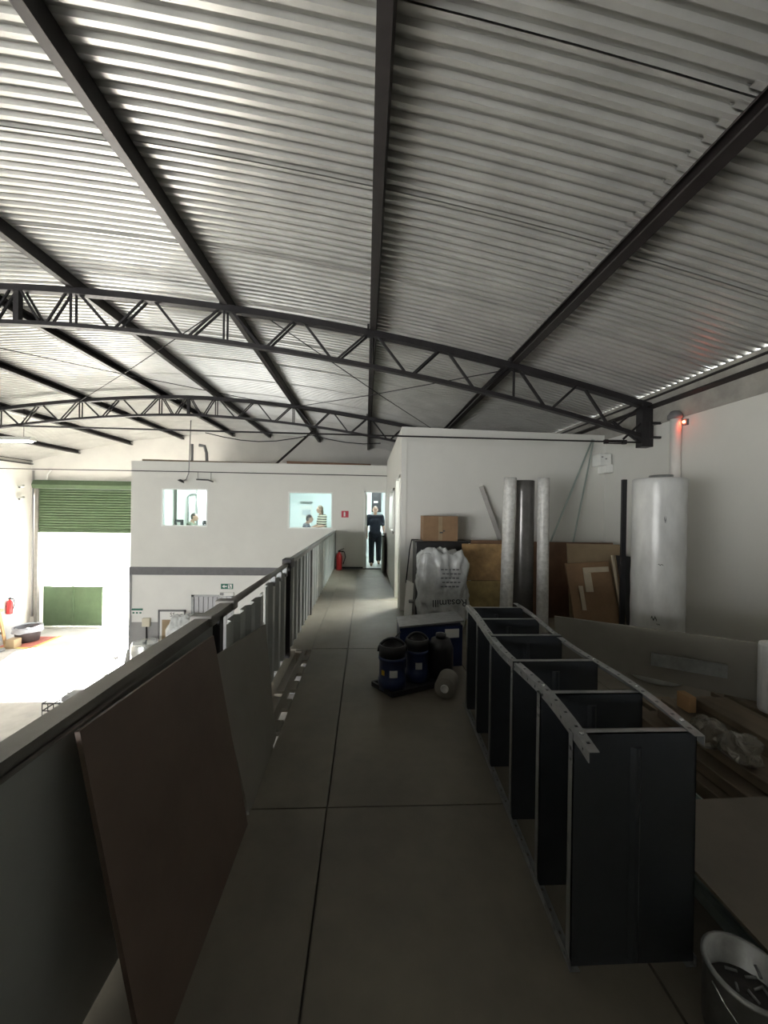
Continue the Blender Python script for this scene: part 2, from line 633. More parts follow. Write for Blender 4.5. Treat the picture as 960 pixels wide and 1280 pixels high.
def truss(Y, label, zend):
    t = thing('roof_truss', label, 'truss', (XC, Y, 2.6))
    hw = XR - XC - 0.02
    xs = [XC - hw + 2 * hw * i / 48 for i in range(49)]
    dp = 0.46
    part('top_chord', MB().sweep([(x, Y, ztop(x)) for x in xs], 0.10, 0.085), M_steel, t)
    part('bottom_chord', MB().sweep([(x, Y, ztop(x) - dp) for x in xs], 0.08, 0.055), M_steel, t)
    nodes = sorted(PX[1:-1]) + [XC]
    nodes = sorted([XC + s * d for d in (0.72, 2.74, 4.76, 6.78) for s in (-1, 1)] + [XC - hw + 0.05, XC, XC + hw - 0.05])
    for x in nodes:
        mb = MB()
        if x == XC:
            mb.bar((x, Y, ztop(x) - dp), (x, Y, ztop(x)), 0.07, 0.07)
        for o in (() if x == XC else (-0.03, 0.03)):
            mb.bar((x + o * 0.5, Y + o, ztop(x) - dp), (x + o * 0.5, Y + o, ztop(x)), 0.022, 0.022)
        part('vertical', mb, M_steel, t)

    def diag(xa, top_a, xb, pair):
        za = ztop(xa) - (0 if top_a else dp)
        zb = ztop(xb) - (dp if top_a else 0)
        mb = MB()
        for o in ((-0.03, 0.03) if pair else (0.0,)):
            mb.bar((xa + o * 0.4, Y + o, za), (xb + o * 0.4, Y + o, zb), 0.024 if pair else 0.032, 0.024 if pair else 0.032)
        part('diagonal', mb, M_steel, t)
    full = sorted(nodes)
    for a, b in zip(full[:-1], full[1:]):
        if b - a < 1.6:
            m = (a + b) / 2
            diag(a + 0.05, True, m - 0.04, True)
            diag(m + 0.04, False, b - 0.05, True)
            continue
        w = b - a
        diag(a + 0.06, True, a + w * 0.24, False)
        diag(a + w * 0.28, False, a + w * 0.48, True)
        diag(a + w * 0.52, True, a + w * 0.72, False)
        diag(a + w * 0.76, False, b - 0.05, True)
    for x in PX[1:-1]:
        part('purlin_cleat', B(x - 0.075, x - 0.045, Y - 0.05, Y + 0.05, ztop(x) + 0.03, ztop(x) + 0.12), M_steel, t)
    for sx, xe in ((1, XR), (-1, XL)):
        part('end_post', B(min(xe, xe - sx * 0.16), max(xe, xe - sx * 0.16), Y - 0.07, Y + 0.07, zend - 0.06, ztop(xe) + 0.03), M_steel, t)
    for sx in (1, -1):
        x1 = XR - 0.16 if sx > 0 else XL + 0.16
        mb = MB().bar((x1, Y - 0.02, zend), (x1 - sx * 0.42, Y - 0.02, zend + 0.30), 0.03, 0.03)
        mb.bar((x1, Y - 0.02, zend + 0.28), (x1 - sx * 0.25, Y - 0.02, zend + 0.05), 0.025, 0.025)
        part('end_brace', mb, M_steel, t)
    part('tie_rod', MB().tube([(XL + 0.1, Y - 0.05, zend + 0.02), (XC, Y - 0.05, zend + 0.03), (XR - 0.1, Y - 0.05, zend)], 0.012, 6), M_steel, t)
    xt = XR - 0.55
    mb = MB()
    for o in (-0.022, 0.022):
        mb.bar((xt - 0.13, Y - 0.05, zend + o), (xt + 0.13, Y - 0.05, zend + o), 0.016, 0.014)
    mb.box(xt - 0.16, xt - 0.11, Y - 0.07, Y - 0.03, zend - 0.03, zend + 0.03)
    mb.box(xt + 0.11, xt + 0.16, Y - 0.07, Y - 0.03, zend - 0.03, zend + 0.03)
    part('turnbuckle', mb, M_steel, t)
    return t


truss(5.4, 'arched steel lattice truss ending above the tall wrapped roll', 2.63)
truss(10.38, 'arched steel lattice truss passing just in front of the upper office wall', 2.52)
# thin diagonal wind-brace rods under the roof
for k, (a, b) in enumerate([((-1.4, 5.45), (2.0, 10.3)), ((-7.4, 10.3), (-2.1, 5.45)), ((-1.9, 10.3), (2.05, 5.45)), ((-7.9, 5.45), (-2.4, 10.3))]):
    p0 = Vector((a[0], a[1], ztop(a[0]) - 0.02))
    p1 = Vector((b[0], b[1], ztop(b[0]) - 0.02))
    mid = (p0 + p1) / 2
    solo('brace_rod', MB().tube([p0, mid - Vector((0, 0, 0.03)), p1], 0.008, 6), M_steel,
         'thin steel roof brace rod %s' % ['between third purlin and first purlin at the office truss', 'between third purlin and sixth purlin at the office truss', 'between first purlin and third purlin at the office truss', 'between sixth purlin and third purlin at the office truss'][k], 'rod', 'roof brace rods')

# ------------------------------------------------------------------ upper offices (far end)
OX0, OX1, OZ = -6.22, 0.56, 2.83
W1 = (-5.43, -4.22, 1.10, 2.12)
W2 = (-2.10, -0.90, 1.08, 2.08)
D1 = (-0.06, 0.56, 0.0, 2.14)
D3 = (-4.62, -3.5, ZG, -0.72)
wall_y('wall_office', OX0, OX1 + 3.6, -0.02, OZ, Y_OFF, Y_OFF + 0.09, [W1, W2, D1], M_white, 'white partition wall of the upper offices')
wall_y('wall_office_lower', OX0, XR, ZG, -0.02, Y_OFF, Y_OFF + 0.09, [D3], M_lower, 'white ground floor wall under the offices')
wall_x('wall_office_side', Y_OFF + 0.09, YF, ZG, OZ, OX0, OX0 + 0.09, [], M_white, 'side wall of the office block beside the roller door')
struct('trim_3', B(OX0 - 0.015, XR, Y_OFF - 0.02, Y_OFF, -0.19, 0.02), M_band)
struct('trim_4', MB().box(OX0, D3[0] - 0.08, Y_OFF - 0.006, Y_OFF, ZG, -1.45).box(D3[1], XR, Y_OFF - 0.006, Y_OFF, ZG, -1.45), M_grey)
struct('trim_5', B(OX0 - 0.015, OX0 + 0.05, Y_OFF - 0.02, Y_OFF, ZG, -0.19), M_grey)
struct('floor_office', B(OX0 + 0.09, XR, Y_OFF, YF, -0.17, 0.0), M_offfloor)
struct('ceiling_office', B(OX0, XR, Y_OFF + 0.05, YF, OZ - 0.12, OZ), M_offceil)
# rooms behind
YB = 13.4
wall_y('wall_office_back', OX0 + 0.09, XR, 0, OZ - 0.12, YB, YB + 0.08, [], M_offwall)
wall_x('wall_office_inner', Y_OFF + 0.09, YB, 0, OZ - 0.12, -0.42, -0.34, [], M_offwall)
wall_x('wall_office_divide', Y_OFF + 0.09, YB, 0, OZ - 0.12, -3.2, -3.12, [], M_offwall)
wall_x('wall_office_end', Y_OFF + 0.09, YB, 0, OZ - 0.12, 0.86, 0.94, [], M_offwall)


def window(n, w, label):
    x0, x1, z0, z1 = w
    t = thing('window_%d' % n, label, 'window', ((x0 + x1) / 2, Y_OFF + 0.04, z0), kind='structure')
    f = 0.035
    y0, y1 = Y_OFF - 0.012, Y_OFF + 0.10
    part('frame', MB().box(x0, x1, y0, y1, z1 - f, z1).box(x0, x1, y0, y1, z0, z0 + f).box(x0, x0 + f, y0, y1, z0 + f, z1 - f).box(x1 - f, x1, y0, y1, z0 + f, z1 - f), M_frame, t)
    part('pane', B(x0 + f, x1 - f, Y_OFF + 0.04, Y_OFF + 0.046, z0 + f, z1 - f), M_glass, t)


window(1, W1, 'square office window with a man in profile behind it')
window(2, W2, 'office window with two people behind it')
d1 = thing('door_1', 'open office doorway with a white frame at the end of the walkway', 'door', (0.25, Y_OFF, 0), kind='structure')
fr = MB().box(D1[0], D1[0] + 0.05, Y_OFF - 0.015, Y_OFF + 0.11, 0, D1[3]).box(D1[1] - 0.04, D1[1], Y_OFF - 0.015, Y_OFF + 0.11, 0, D1[3]).box(D1[0], D1[1], Y_OFF - 0.015, Y_OFF + 0.11, D1[3] - 0.05, D1[3])
part('frame', fr, M_frame, d1)
part('threshold', B(D1[0], D1[1], Y_OFF - 0.02, Y_OFF + 0.12, 0.0, 0.015), M_black, d1)
part('door_leaf', B(D1[0] + 0.05, D1[0] + 0.09, Y_OFF + 0.11, Y_OFF + 0.88, 0.02, D1[3] - 0.06), M_frame, d1)
struct('baseboard_office', B(OX0 + 5.4, D1[0], Y_OFF - 0.012, Y_OFF, 0.0, 0.06), M_black)

# ceiling lamps of the offices
for k, (x, y) in enumerate([(-4.6, 11.9), (-1.7, 11.9), (0.25, 12.2)]):
    t = thing('ceiling_light', ['square ceiling light in the room of the man in profile', 'square ceiling light above the two office workers',
                                'square ceiling light above the walking man'][k], 'light', (x, y, OZ - 0.19))
    hs = 0.3
    part('housing', MB().box(x - hs, x + hs, y - hs, y + hs, OZ - 0.15, OZ - 0.12), M_frame, t)
    part('diffuser', MB().box(x - hs + 0.03, x + hs - 0.03, y - hs + 0.03, y + hs - 0.03, OZ - 0.17, OZ - 0.15),
         mat('lamp_diffuser', (0.9, 0.95, 0.95), 0.5, 0, 0, emit=(0.93, 1.0, 0.99), estr=6), t)
    area('office_lamp_%d' % k, (x, y, OZ - 0.20), (0, 0, -1), 0.55, 0.55, (95, 36, 50)[k], (0.90, 1.0, 0.98))

# ------------------------------------------------------------------ storage room on the walkway
SX, SY, SZ = 0.56, 6.15, 2.95
SY2 = 6.45
SD = (6.32, 7.12, 0.0, 2.2)
SW = (7.55, 8.75, 1.15, 2.05)
mb = MB()
mb.prism([(SX, SY, 0), (XR, SY2, 0), (XR, SY2, SZ), (SX, SY, SZ)], (0, 0.09, 0))
struct('wall_storage', mb, M_white, 'white front wall of the storage room behind the leaning boards')
wall_x('wall_storage_side', SY, Y_OFF, 0, SZ, SX, SX + 0.09, [SD, SW], M_white, 'white side wall of the storage room along the walkway')
struct('ceiling_storage', B(SX, XR, SY + 0.3, Y_OFF, SZ - 0.08, SZ - 0.01), M_white)
wall_y('wall_storage_back', SX, XR, 0, SZ, Y_OFF - 0.1, Y_OFF - 0.01, [], M_white)
d2 = thing('door_2', 'open doorway with white frame in the side of the storage room', 'door', (SX, 6.7, 0), kind='structure')
part('frame', MB().box(SX - 0.015, SX + 0.11, SD[0], SD[0] + 0.05, 0, SD[3]).box(SX - 0.015, SX + 0.11, SD[1] - 0.05, SD[1], 0, SD[3]).box(SX - 0.015, SX + 0.11, SD[0], SD[1], SD[3] - 0.05, SD[3]), M_frame, d2)
part('door_leaf', MB().obox((SX + 0.48, 6.345, 1.07), (0.37, 0.0, 0), (0, 0.018, 0), (0, 0, 1.06)), M_frame, d2)
w3 = thing('window_3', 'white framed window in the side of the storage room', 'window', (SX, 8.15, SW[2]), kind='structure')
part('frame', MB().box(SX - 0.03, SX + 0.1, SW[0], SW[0] + 0.05, SW[2], SW[3]).box(SX - 0.03, SX + 0.1, SW[1] - 0.05, SW[1], SW[2], SW[3]).box(SX - 0.03, SX + 0.1, SW[0], SW[1], SW[3] - 0.05, SW[3]).box(SX - 0.03, SX + 0.1, SW[0], SW[1], SW[2], SW[2] + 0.05), M_frame, w3)
part('pane', B(SX + 0.04, SX + 0.046, SW[0] + 0.05, SW[1] - 0.05, SW[2] + 0.05, SW[3] - 0.05), M_glass, w3)
t = thing('ceiling_light', 'bright tube light inside the storage room near its doorway', 'light', (1.5, 7.3, 2.78))
part('housing', B(1.2, 1.8, 7.27, 7.39, 2.80, 2.87), M_frame, t)
part('tube', MB().tube([(1.22, 7.33, 2.78), (1.78, 7.33, 2.78)], 0.018, 10), mat('lamp_tube', (0.9, 0.95, 0.95), 0.5, 0, 0, emit=(1, 1, 0.98), estr=12), t)
area('storage_lamp', (1.5, 7.33, 2.72), (-0.4, -0.25, -1), 0.6, 0.3, 170, (0.97, 1.0, 0.97))

# ------------------------------------------------------------------ roller door, gate and the far corner of the hall
rd = thing('door_4', 'half raised green roller shutter in the far wall', 'door', ((DX0 + DX1) / 2, YF - 0.1, 0.62), kind='structure')
zc = 0.62
nsl = 16
for k in range(nsl):
    z0 = zc + (2.28 - zc) * k / nsl
    z1 = zc + (2.28 - zc) * (k + 1) / nsl
    h = z1 - z0
    poly = []
    for j in range(7):
        a = j / 6
        poly.append((DX0, YF - 0.05 - 0.032 * math.sin(PI * a), z0 + h * 0.06 + h * 0.88 * a))
    poly += [(DX0, YF - 0.04, z1 - h * 0.06), (DX0, YF - 0.04, z0 + h * 0.06)]
    part('slat', MB().prism(poly, (DX1 - DX0, 0, 0)), M_green, rd)
part('curtain_backing', B(DX0, DX1, YF - 0.04, YF - 0.03, zc, 2.28), M_gdark, rd)
part('bottom_bar', B(DX0, DX1, YF - 0.10, YF - 0.02, zc - 0.07, zc), M_green, rd)
part('shutter_box', MB().prism([(DX0 - 0.15, YF, 2.28), (DX0 - 0.15, YF - 0.2, 2.30), (DX0 - 0.15, YF - 0.24, 2.44), (DX0 - 0.15, YF - 0.16, 2.62), (DX0 - 0.15, YF, 2.64)], (DX1 - DX0 + 0.3, 0, 0)), M_gdark, rd)
part('guide_rail', B(DX0 - 0.10, DX0 + 0.02, YF - 0.12, YF - 0.005, ZG, 2.28), M_rail, rd)
part('guide_rail', B(DX1 - 0.02, DX1 + 0.10, YF - 0.12, YF - 0.005, ZG, 2.28), M_rail, rd)
part('shaft_hanger', MB().tube([(DX0 + 0.5, YF - 0.1, 3.05), (DX0 + 0.35, YF - 0.1, 2.85), (DX0 + 0.33, YF - 0.1, 2.64)], 0.03, 8), M_frame, rd)

gt = thing('yard_gate', 'low green metal gate of two panels standing outside the roller door', 'gate', (-12.0, 16.55, ZG))
gx0, gx1 = -13.28, -10.9
gm = (gx0 + gx1) / 2
gz0, gz1 = ZG + 0.04, ZG + 1.68
for a, b in ((gx0, gm - 0.004), (gm + 0.004, gx1)):
    p = part('gate_panel', B(a + 0.04, b - 0.04, 16.54, 16.56, gz0 + 0.04, gz1 - 0.04), M_green, gt)
    part('panel_frame', MB().box(a, b, 16.52, 16.58, gz1 - 0.05, gz1).box(a, b, 16.52, 16.58, gz0, gz0 + 0.05).box(a, a + 0.05, 16.52, 16.58, gz0, gz1).box(b - 0.05, b, 16.52, 16.58, gz0, gz1), M_gdark, p)
part('hinge', B(gx0 - 0.1, gx0, 16.53, 16.57, gz0 + 0.2, gz0 + 0.26), M_gdark, gt)
part('hinge', B(gx0 - 0.1, gx0, 16.53, 16.57, gz1 - 0.3, gz1 - 0.24), M_gdark, gt)
part('hinge_post', B(gx0 - 0.2, gx0 - 0.1, 16.5, 16.6, ZG - 0.02, gz1 + 0.1), M_gdark, gt)
struct('trim_6', B(-13.3, -10.85, 16.32, 16.5, ZG - 0.02, ZG + 0.04), M_outside)

# conduit and fittings of the corner
solo('wall_conduit', MB().tube([(XL + 0.13, YF - 0.06, ZG + 0.6), (XL + 0.13, YF - 0.06, 3.0)], 0.035, 8), M_grey, 'thin grey conduit running up the corner beside the roller shutter', 'conduit')
for k, z in enumerate((1.9, 2.35)):
    t = thing('security_camera', ['white wall camera lower of the pair by the shutter', 'small white wall camera upper of the pair by the shutter'][k], 'camera', (XL, 15.4, z))
    part('bracket', MB().tube([(XL + 0.005, 15.4, z), (XL + 0.1, 15.4, z)], 0.02, 8), M_frame, t)
    part('camera_body', MB().tube([(XL + 0.1, 15.55, z + 0.02), (XL + 0.16, 15.3, z - 0.05)], 0.045, 10), M_frame, t)
    part('lens', MB().tube([(XL + 0.16, 15.3, z - 0.05), (XL + 0.165, 15.28, z - 0.055)], 0.035, 10), M_black, t)


def extinguisher(label, x, y, z, s, wall=None):
    t = thing('fire_extinguisher', label, 'extinguisher', (x, y, z))
    part('cylinder', MB().lathe([(0.001, 0), (0.075 * s, 0), (0.08 * s, 0.02 * s), (0.08 * s, 0.36 * s), (0.06 * s, 0.42 * s), (0.028 * s, 0.45 * s), (0.02 * s, 0.48 * s), (0.001, 0.48 * s)], 16, (x, y, z)), M_red, t)
    part('valve', MB().box(x - 0.03 * s, x + 0.03 * s, y - 0.02 * s, y + 0.02 * s, z + 0.47 * s, z + 0.52 * s).bar((x - 0.02 * s, y, z + 0.51 * s), (x + 0.13 * s, y, z + 0.57 * s), 0.02 * s, 0.015 * s).bar((x - 0.02 * s, y, z + 0.5 * s), (x + 0.12 * s, y, z + 0.5 * s), 0.02 * s, 0.015 * s), M_black, t)
    part('hose', MB().tube([(x + 0.02 * s, y, z + 0.49 * s), (x + 0.14 * s, y - 0.02, z + 0.48 * s), (x + 0.17 * s, y - 0.02, z + 0.35 * s), (x + 0.11 * s, y - 0.02, z + 0.15 * s)], 0.012 * s, 8), M_black, t)
    if wall:
        part('bracket', wall, M_black, t)
    return t


extinguisher('red fire extinguisher hung on the hall wall above the rubbish bin', XL + 0.11, 15.0, -2.45, 1.15, B(XL, XL + 0.12, 14.97, 15.03, -2.2, -2.12))
extinguisher('red fire extinguisher standing on the walkway by the office wall', -0.70, 10.36, 0.0, 1.0)

fm = thing('floor_marking', 'worn red floor square with yellow border below the wall extinguisher', 'marking', (-12.5, 14.5, ZG), kind='structure')
part('red_paint', B(-12.9, -11.75, 14.15, 15.3, ZG, ZG + 0.003), mat('worn_red_paint', (0.5, 0.16, 0.12), 0.7, 0, 0.35, 6), fm)
part('yellow_border', MB().box(-13.0, -11.65, 14.0, 14.15, ZG, ZG + 0.003).box(-11.75, -11.62, 14.0, 15.4, ZG, ZG + 0.003), mat('worn_yellow_paint', (0.6, 0.5, 0.15), 0.7, 0, 0.3, 6), fm)
bn = thing('rubbish_bin', 'grey round bin with a bag over its rim by the roller shutter', 'bin', (-12.45, 14.85, ZG))
M_bin = mat('bin_grey', (0.09, 0.085, 0.09), 0.5, 0, 0.1, 5)
part('tub', MB().lathe([(0.001, 0), (0.33, 0), (0.40, 0.5), (0.42, 0.52), (0.40, 0.54), (0.37, 0.52), (0.31, 0.06), (0.001, 0.05)], 24, (-12.45, 14.85, ZG)), M_bin, bn)
prof = [(0.36, 0.42), (0.40, 0.56), (0.44, 0.55), (0.44, 0.44), (0.46, 0.36)]
mb = MB().lathe(prof, 28, (-12.45, 14.85, ZG))
for v in mb.v:
    v.z += random.uniform(-0.025, 0.025)
part('bin_bag', mb, mat('bin_bag', (0.35, 0.37, 0.42), 0.3, 0, 0.15, 9), bn)
solo('cardboard_carton', MB().bbox(-12.5, -12.2, 14.0, 14.3, ZG, ZG + 0.3, 0.01), M_card2, 'small cardboard carton on the ground beside the rubbish bin', 'carton')
tr = thing('trestle', 'pale timber trestle standing against the hall wall', 'trestle', (-12.85, 14.0, ZG))
for y in (13.55, 14.15):
    for s_ in (-1, 1):
        part('leg', MB().bar((-12.9 + s_ * 0.3, y, ZG), (-12.9 + s_ * 0.05, y, ZG + 1.25), 0.09, 0.05), M_woodo if s_ > 0 else M_wood, tr)
    part('cross_brace', MB().bar((-13.1, y - 0.03, ZG + 0.5), (-12.7, y - 0.03, ZG + 0.5), 0.03, 0.08), M_wood, tr)
part('top_beam', B(-12.98, -12.82, 13.4, 14.3, ZG + 1.22, ZG + 1.32), M_woodo, tr)
solo('steel_bar', MB().tube([(-12.5, 13.0, ZG + 0.06), (-12.35, 13.8, ZG + 0.06)], 0.06, 10), M_upright, 'thick steel bar lying on the ground in front of the trestle', 'bar')

# high bay lamp under the roof
t = thing('hanging_lamp', 'long fluorescent hall lamp glowing under the far truss', 'lamp', (-9.85, 10.9, 3.35))
part('reflector', MB().prism([(-10.5, 10.78, 3.36), (-10.5, 11.02, 3.36), (-10.5, 10.96, 3.46), (-10.5, 10.84, 3.46)], (1.45, 0, 0)), M_frame, t)
part('tube', MB().tube([(-10.45, 10.86, 3.335), (-9.1, 10.86, 3.335)], 0.02, 10), mat('hall_tube', (0.9, 0.95, 0.95), 0.5, 0, 0, emit=(1, 1, 0.98), estr=40), t)
part('tube', MB().tube([(-10.45, 10.94, 3.335), (-9.1, 10.94, 3.335)], 0.02, 10), MATS['hall_tube'], t)
part('suspension_wire', MB().tube([(-9.3, 10.9, 3.46), (-9.3, 10.9, zroof(-9.3) - 0.01)], 0.006, 5), M_steel, t)
part('suspension_wire', MB().tube([(-10.2, 10.9, 3.46), (-10.2, 10.9, zroof(-10.2) - 0.01)], 0.006, 5), M_steel, t)
# small lamps hanging on the far tie rod
t = thing('hanging_spotlight', 'small dark spotlight hanging above the window with the man in profile', 'lamp', (-4.85, 10.3, 2.25))
part('stem', MB().tube([(-4.62, 10.34, 3.9), (-4.66, 10.34, 2.52), (-4.72, 10.34, 2.36), (-4.8, 10.34, 2.3)], 0.012, 6), M_grey, t)
part('lamp_head', MB().lathe([(0.001, 0.05), (0.04, 0.05), (0.09, 0.0), (0.001, -0.005)], 14, (-4.86, 10.34, 2.29), (0.5, 0, 1)), M_steel, t)
t = thing('hanging_batten', 'short dark batten lamp slung under the far tie rod', 'lamp', (-4.2, 10.33, 2.3))
part('batten', MB().sweep([(-4.45, 10.33, 2.35), (-4.3, 10.33, 2.345), (-4.15, 10.33, 2.34), (-4.03, 10.33, 2.30)], 0.06, 0.035), M_steel, t)
part('suspension_wire', MB().tube([(-4.42, 10.33, 2.36), (-4.42, 10.33, 2.55)], 0.006, 5), M_steel, t)
part('suspension_wire', MB().tube([(-4.08, 10.33, 2.33), (-4.08, 10.33, 2.55)], 0.006, 5), M_steel, t)
# things on the office roof
for k, (x0, x1, y, h, m_) in enumerate([(-6.0, -2.5, 10.75, 0.06, M_wood), (-2.2, 0.1, 10.8, 0.09, M_hard)]):
    mb = MB().bar((x0, y, OZ + h / 2), (x1, y + 0.3, OZ + h / 2), 0.35, h)
    solo('roof_plank', mb, m_, ['weathered timber plank lying along the office roof edge above the man', 'reddish board lying on the office roof beside the storage room'][k], 'plank')
solo('vent_pipe', MB().tube([(-5.05, 11.4, OZ), (-5.05, 11.4, 3.45)], 0.04, 8), M_grey, 'straight grey pipe rising from the office roof', 'pipe')
solo('vent_pipe', MB().tube([(-4.62, 11.4, OZ), (-4.64, 11.4, 3.2), (-4.7, 11.4, 3.4), (-4.85, 11.4, 3.42)], 0.045, 8), M_grey, 'bent grey pipe rising from the office roof', 'pipe')
solo('sagging_cable', MB().tube([(-4.6 + 0.5 * k, 11.2, 3.75 - 0.22 * math.sin(PI * (k % 6) / 6)) for k in range(11)], 0.014, 6), M_steel, 'black cable sagging above the office roof', 'cable')
solo('roof_strut', MB().bar((-2.6, 11.0, OZ), (-1.6, 11.4, 3.9), 0.06, 0.06), M_purlin, 'dark steel strut slanting up from the office roof', 'strut')

# ------------------------------------------------------------------ ground-floor things seen over the rail
d3 = thing('door_3', 'grey ribbed metal door in the ground floor wall', 'door', (-4.06, Y_OFF, ZG), kind='structure')
part('frame', MB().box(D3[0], D3[0] + 0.07, Y_OFF - 0.02, Y_OFF + 0.06, ZG, D3[3]).box(D3[0], D3[1], Y_OFF - 0.02, Y_OFF + 0.06, D3[3] - 0.05, D3[3]).box(D3[1] - 0.07, D3[1], Y_OFF - 0.02, Y_OFF + 0.06, ZG, D3[3]), M_upright, d3)
M_dribs = mat('door_grey', (0.48, 0.48, 0.50), 0.45, 0.2, 0.06, 4)
nb = 8
for k in range(nb):
    x0 = D3[0] + 0.07 + (D3[1] - D3[0] - 0.14) * k / nb
    x1 = D3[0] + 0.07 + (D3[1] - D3[0] - 0.14) * (k + 1) / nb
    part('rib_panel', MB().bbox(x0 + 0.006, x1 - 0.006, Y_OFF + 0.0, Y_OFF + 0.04, ZG + 0.01, D3[3] - 0.05, 0.008), M_dribs, d3)
part('backing', B(D3[0] + 0.05, D3[1] - 0.05, Y_OFF + 0.03, Y_OFF + 0.05, ZG, D3[3] - 0.04), M_dribs, d3)
yw = Y_OFF - 0.003
t = thing('exit_sign', 'green exit sign with a white arrow above the ribbed door', 'sign', (-3.68, Y_OFF, -0.6))
part('plate', B(-3.85, -3.53, Y_OFF - 0.012, Y_OFF, -0.56, -0.42), M_signg, t)
ar = [(-3.82, -0.49), (-3.755, -0.445), (-3.755, -0.475), (-3.69, -0.475), (-3.69, -0.505), (-3.755, -0.505), (-3.755, -0.535)]
part('arrow', MB().prism([(x, Y_OFF - 0.013, z) for x, z in ar], (0, -0.002, 0)), M_signw, t)
part('pictogram', MB().box(-3.66, -3.56, Y_OFF - 0.0145, Y_OFF - 0.012, -0.545, -0.435), M_signw, t)
mb = MB().box(-3.645, -3.62, Y_OFF - 0.017, Y_OFF - 0.0145, -0.47, -0.447)
mb.bar((-3.63, Y_OFF - 0.016, -0.47), (-3.60, Y_OFF - 0.016, -0.505), 0.003, 0.018).bar((-3.60, Y_OFF - 0.016, -0.505), (-3.635, Y_OFF - 0.016, -0.54), 0.003, 0.012).bar((-3.60, Y_OFF - 0.016, -0.505), (-3.575, Y_OFF - 0.016, -0.54), 0.003, 0.012)
part('running_figure', mb, M_signg, t)
t = thing('emergency_light', 'small pale emergency light below the exit sign', 'light', (-3.62, Y_OFF, -0.75))
part('case', MB().bbox(-3.87, -3.5, Y_OFF - 0.05, Y_OFF, -0.735, -0.64, 0.01), M_lower, t)
part('lamp_eye', MB().bbox(-3.86, -3.76, Y_OFF - 0.058, Y_OFF - 0.045, -0.725, -0.65, 0.004), M_grey, t)
t = thing('notice_sign', 'small white safety notice with a green header on the lower wall', 'sign', (-6.02, Y_OFF, -1.32))
part('plate', B(-6.17, -5.87, Y_OFF - 0.010, Y_OFF, -1.27, -1.08), M_signw, t)
part('header', B(-6.165, -5.875, Y_OFF - 0.013, Y_OFF - 0.010, -1.135, -1.085), M_signg, t)
mb = MB()
for k in range(3):
    mb.box(-6.14 + k * 0.09, -6.09 + k * 0.09, Y_OFF - 0.013, Y_OFF - 0.010, -1.22, -1.18)
part('symbols', mb, M_signg, t)
t = thing('switch_box', 'cream electrical box with a conduit on the lower wall', 'box', (-5.76, Y_OFF, -1.6))
part('case', MB().bbox(-5.86, -5.66, Y_OFF - 0.09, Y_OFF, -1.55, -1.33, 0.012), mat('cream_plastic', (0.62, 0.58, 0.47), 0.5, 0, 0.05, 4), t)
part('conduit', MB().tube([(-5.76, Y_OFF - 0.04, -1.55), (-5.76, Y_OFF - 0.04, ZG)], 0.02, 8), M_black, t)
t = thing('notice_board', 'framed notice board headed SS on the lower wall', 'board', (-5.1, Y_OFF, -2.3))
x0, x1, z0, z1 = -5.47, -4.76, -2.1, -1.12
part('backing', B(x0 + 0.03, x1 - 0.03, Y_OFF - 0.02, Y_OFF, z0 + 0.03, z1 - 0.03), M_signw, t)
part('frame', MB().box(x0, x1, Y_OFF - 0.035, Y_OFF, z1 - 0.04, z1).box(x0, x1, Y_OFF - 0.035, Y_OFF, z0, z0 + 0.04).box(x0, x0 + 0.04, Y_OFF - 0.035, Y_OFF, z0, z1).box(x1 - 0.04, x1, Y_OFF - 0.035, Y_OFF, z0, z1), M_band, t)
part('poster', B(x0 + 0.1, x1 - 0.1, Y_OFF - 0.024, Y_OFF - 0.02, z0 + 0.1, z1 - 0.26), M_card2, t)
text_part('lettering', 'SS', 0.15, (-5.1, Y_OFF - 0.022, -1.25), face_minus_y(), M_inkgrey, t)

t = thing('steel_tank', 'silver cylindrical tank with hoses by the lower wall', 'tank', (-5.36, 9.7, ZG))
part('tank_body', MB().lathe([(0.001, 0), (0.31, 0), (0.31, 1.66), (0.29, 1.7), (0.27, 1.7), (0.001, 1.73)], 28, (-5.36, 9.7, ZG)), M_alu, t)
part('lid_knob', MB().lathe([(0.001, 1.71), (0.05, 1.71), (0.05, 1.77), (0.001, 1.78)], 12, (-5.33, 9.62, ZG)), M_upright, t)
for k in range(4):
    a = 2.6 + k * 0.28
    pts = [(-5.36 + (0.36 + 0.06 * math.sin(PI * j / 8)) * math.cos(a + 0.06 * j), 9.7 - (0.36 + 0.08 * math.sin(PI * j / 8)) * math.sin(a + 0.06 * j), ZG + 1.58 - 0.10 * k - 0.16 * j * (1 - j / 12)) for j in range(9)]
    part('hose', MB().tube(pts, 0.022, 8), M_lower, t)


def crumple(mb, amp, seed):
    rnd = random.Random(seed)
    ph = [(rnd.uniform(5, 22), rnd.uniform(5, 22), rnd.uniform(5, 22), rnd.uniform(0, 6)) for _ in range(7)]
    c = sum(mb.v, Vector()) / len(mb.v)
    for v in mb.v:
        d = v - c
        s = sum(math.sin(a * d.x + b * d.y + e * d.z + f) for a, b, e, f in ph) / 7
        v += d.normalized() * (amp * s)
    return mb


def ridged(mb, amp, freq, seed, zs=1.0):
    from mathutils import noise
    off = Vector((seed * 3.7, seed * 1.3, seed * 2.9))
    c = sum(mb.v, Vector()) / len(mb.v)
    zmin = min(v.z for v in mb.v)
    for v in mb.v:
        d = v - c
        n = 0.0
        a = 1.0
        f = freq
        for _ in range(3):
            n += a * (1 - 2 * abs(noise.noise(Vector((v.x * f, v.y * f, v.z * f * zs)) + off)) * 1.6)
            a *= 0.5
            f *= 2.1
        w = d.normalized()
        nv = v + w * (amp * (n - 0.8) * 0.6)
        if v.z <= zmin + 1e-4:
            nv.z = v.z
        nv.z = max(nv.z, zmin)
        v.xyz = nv
    return mb


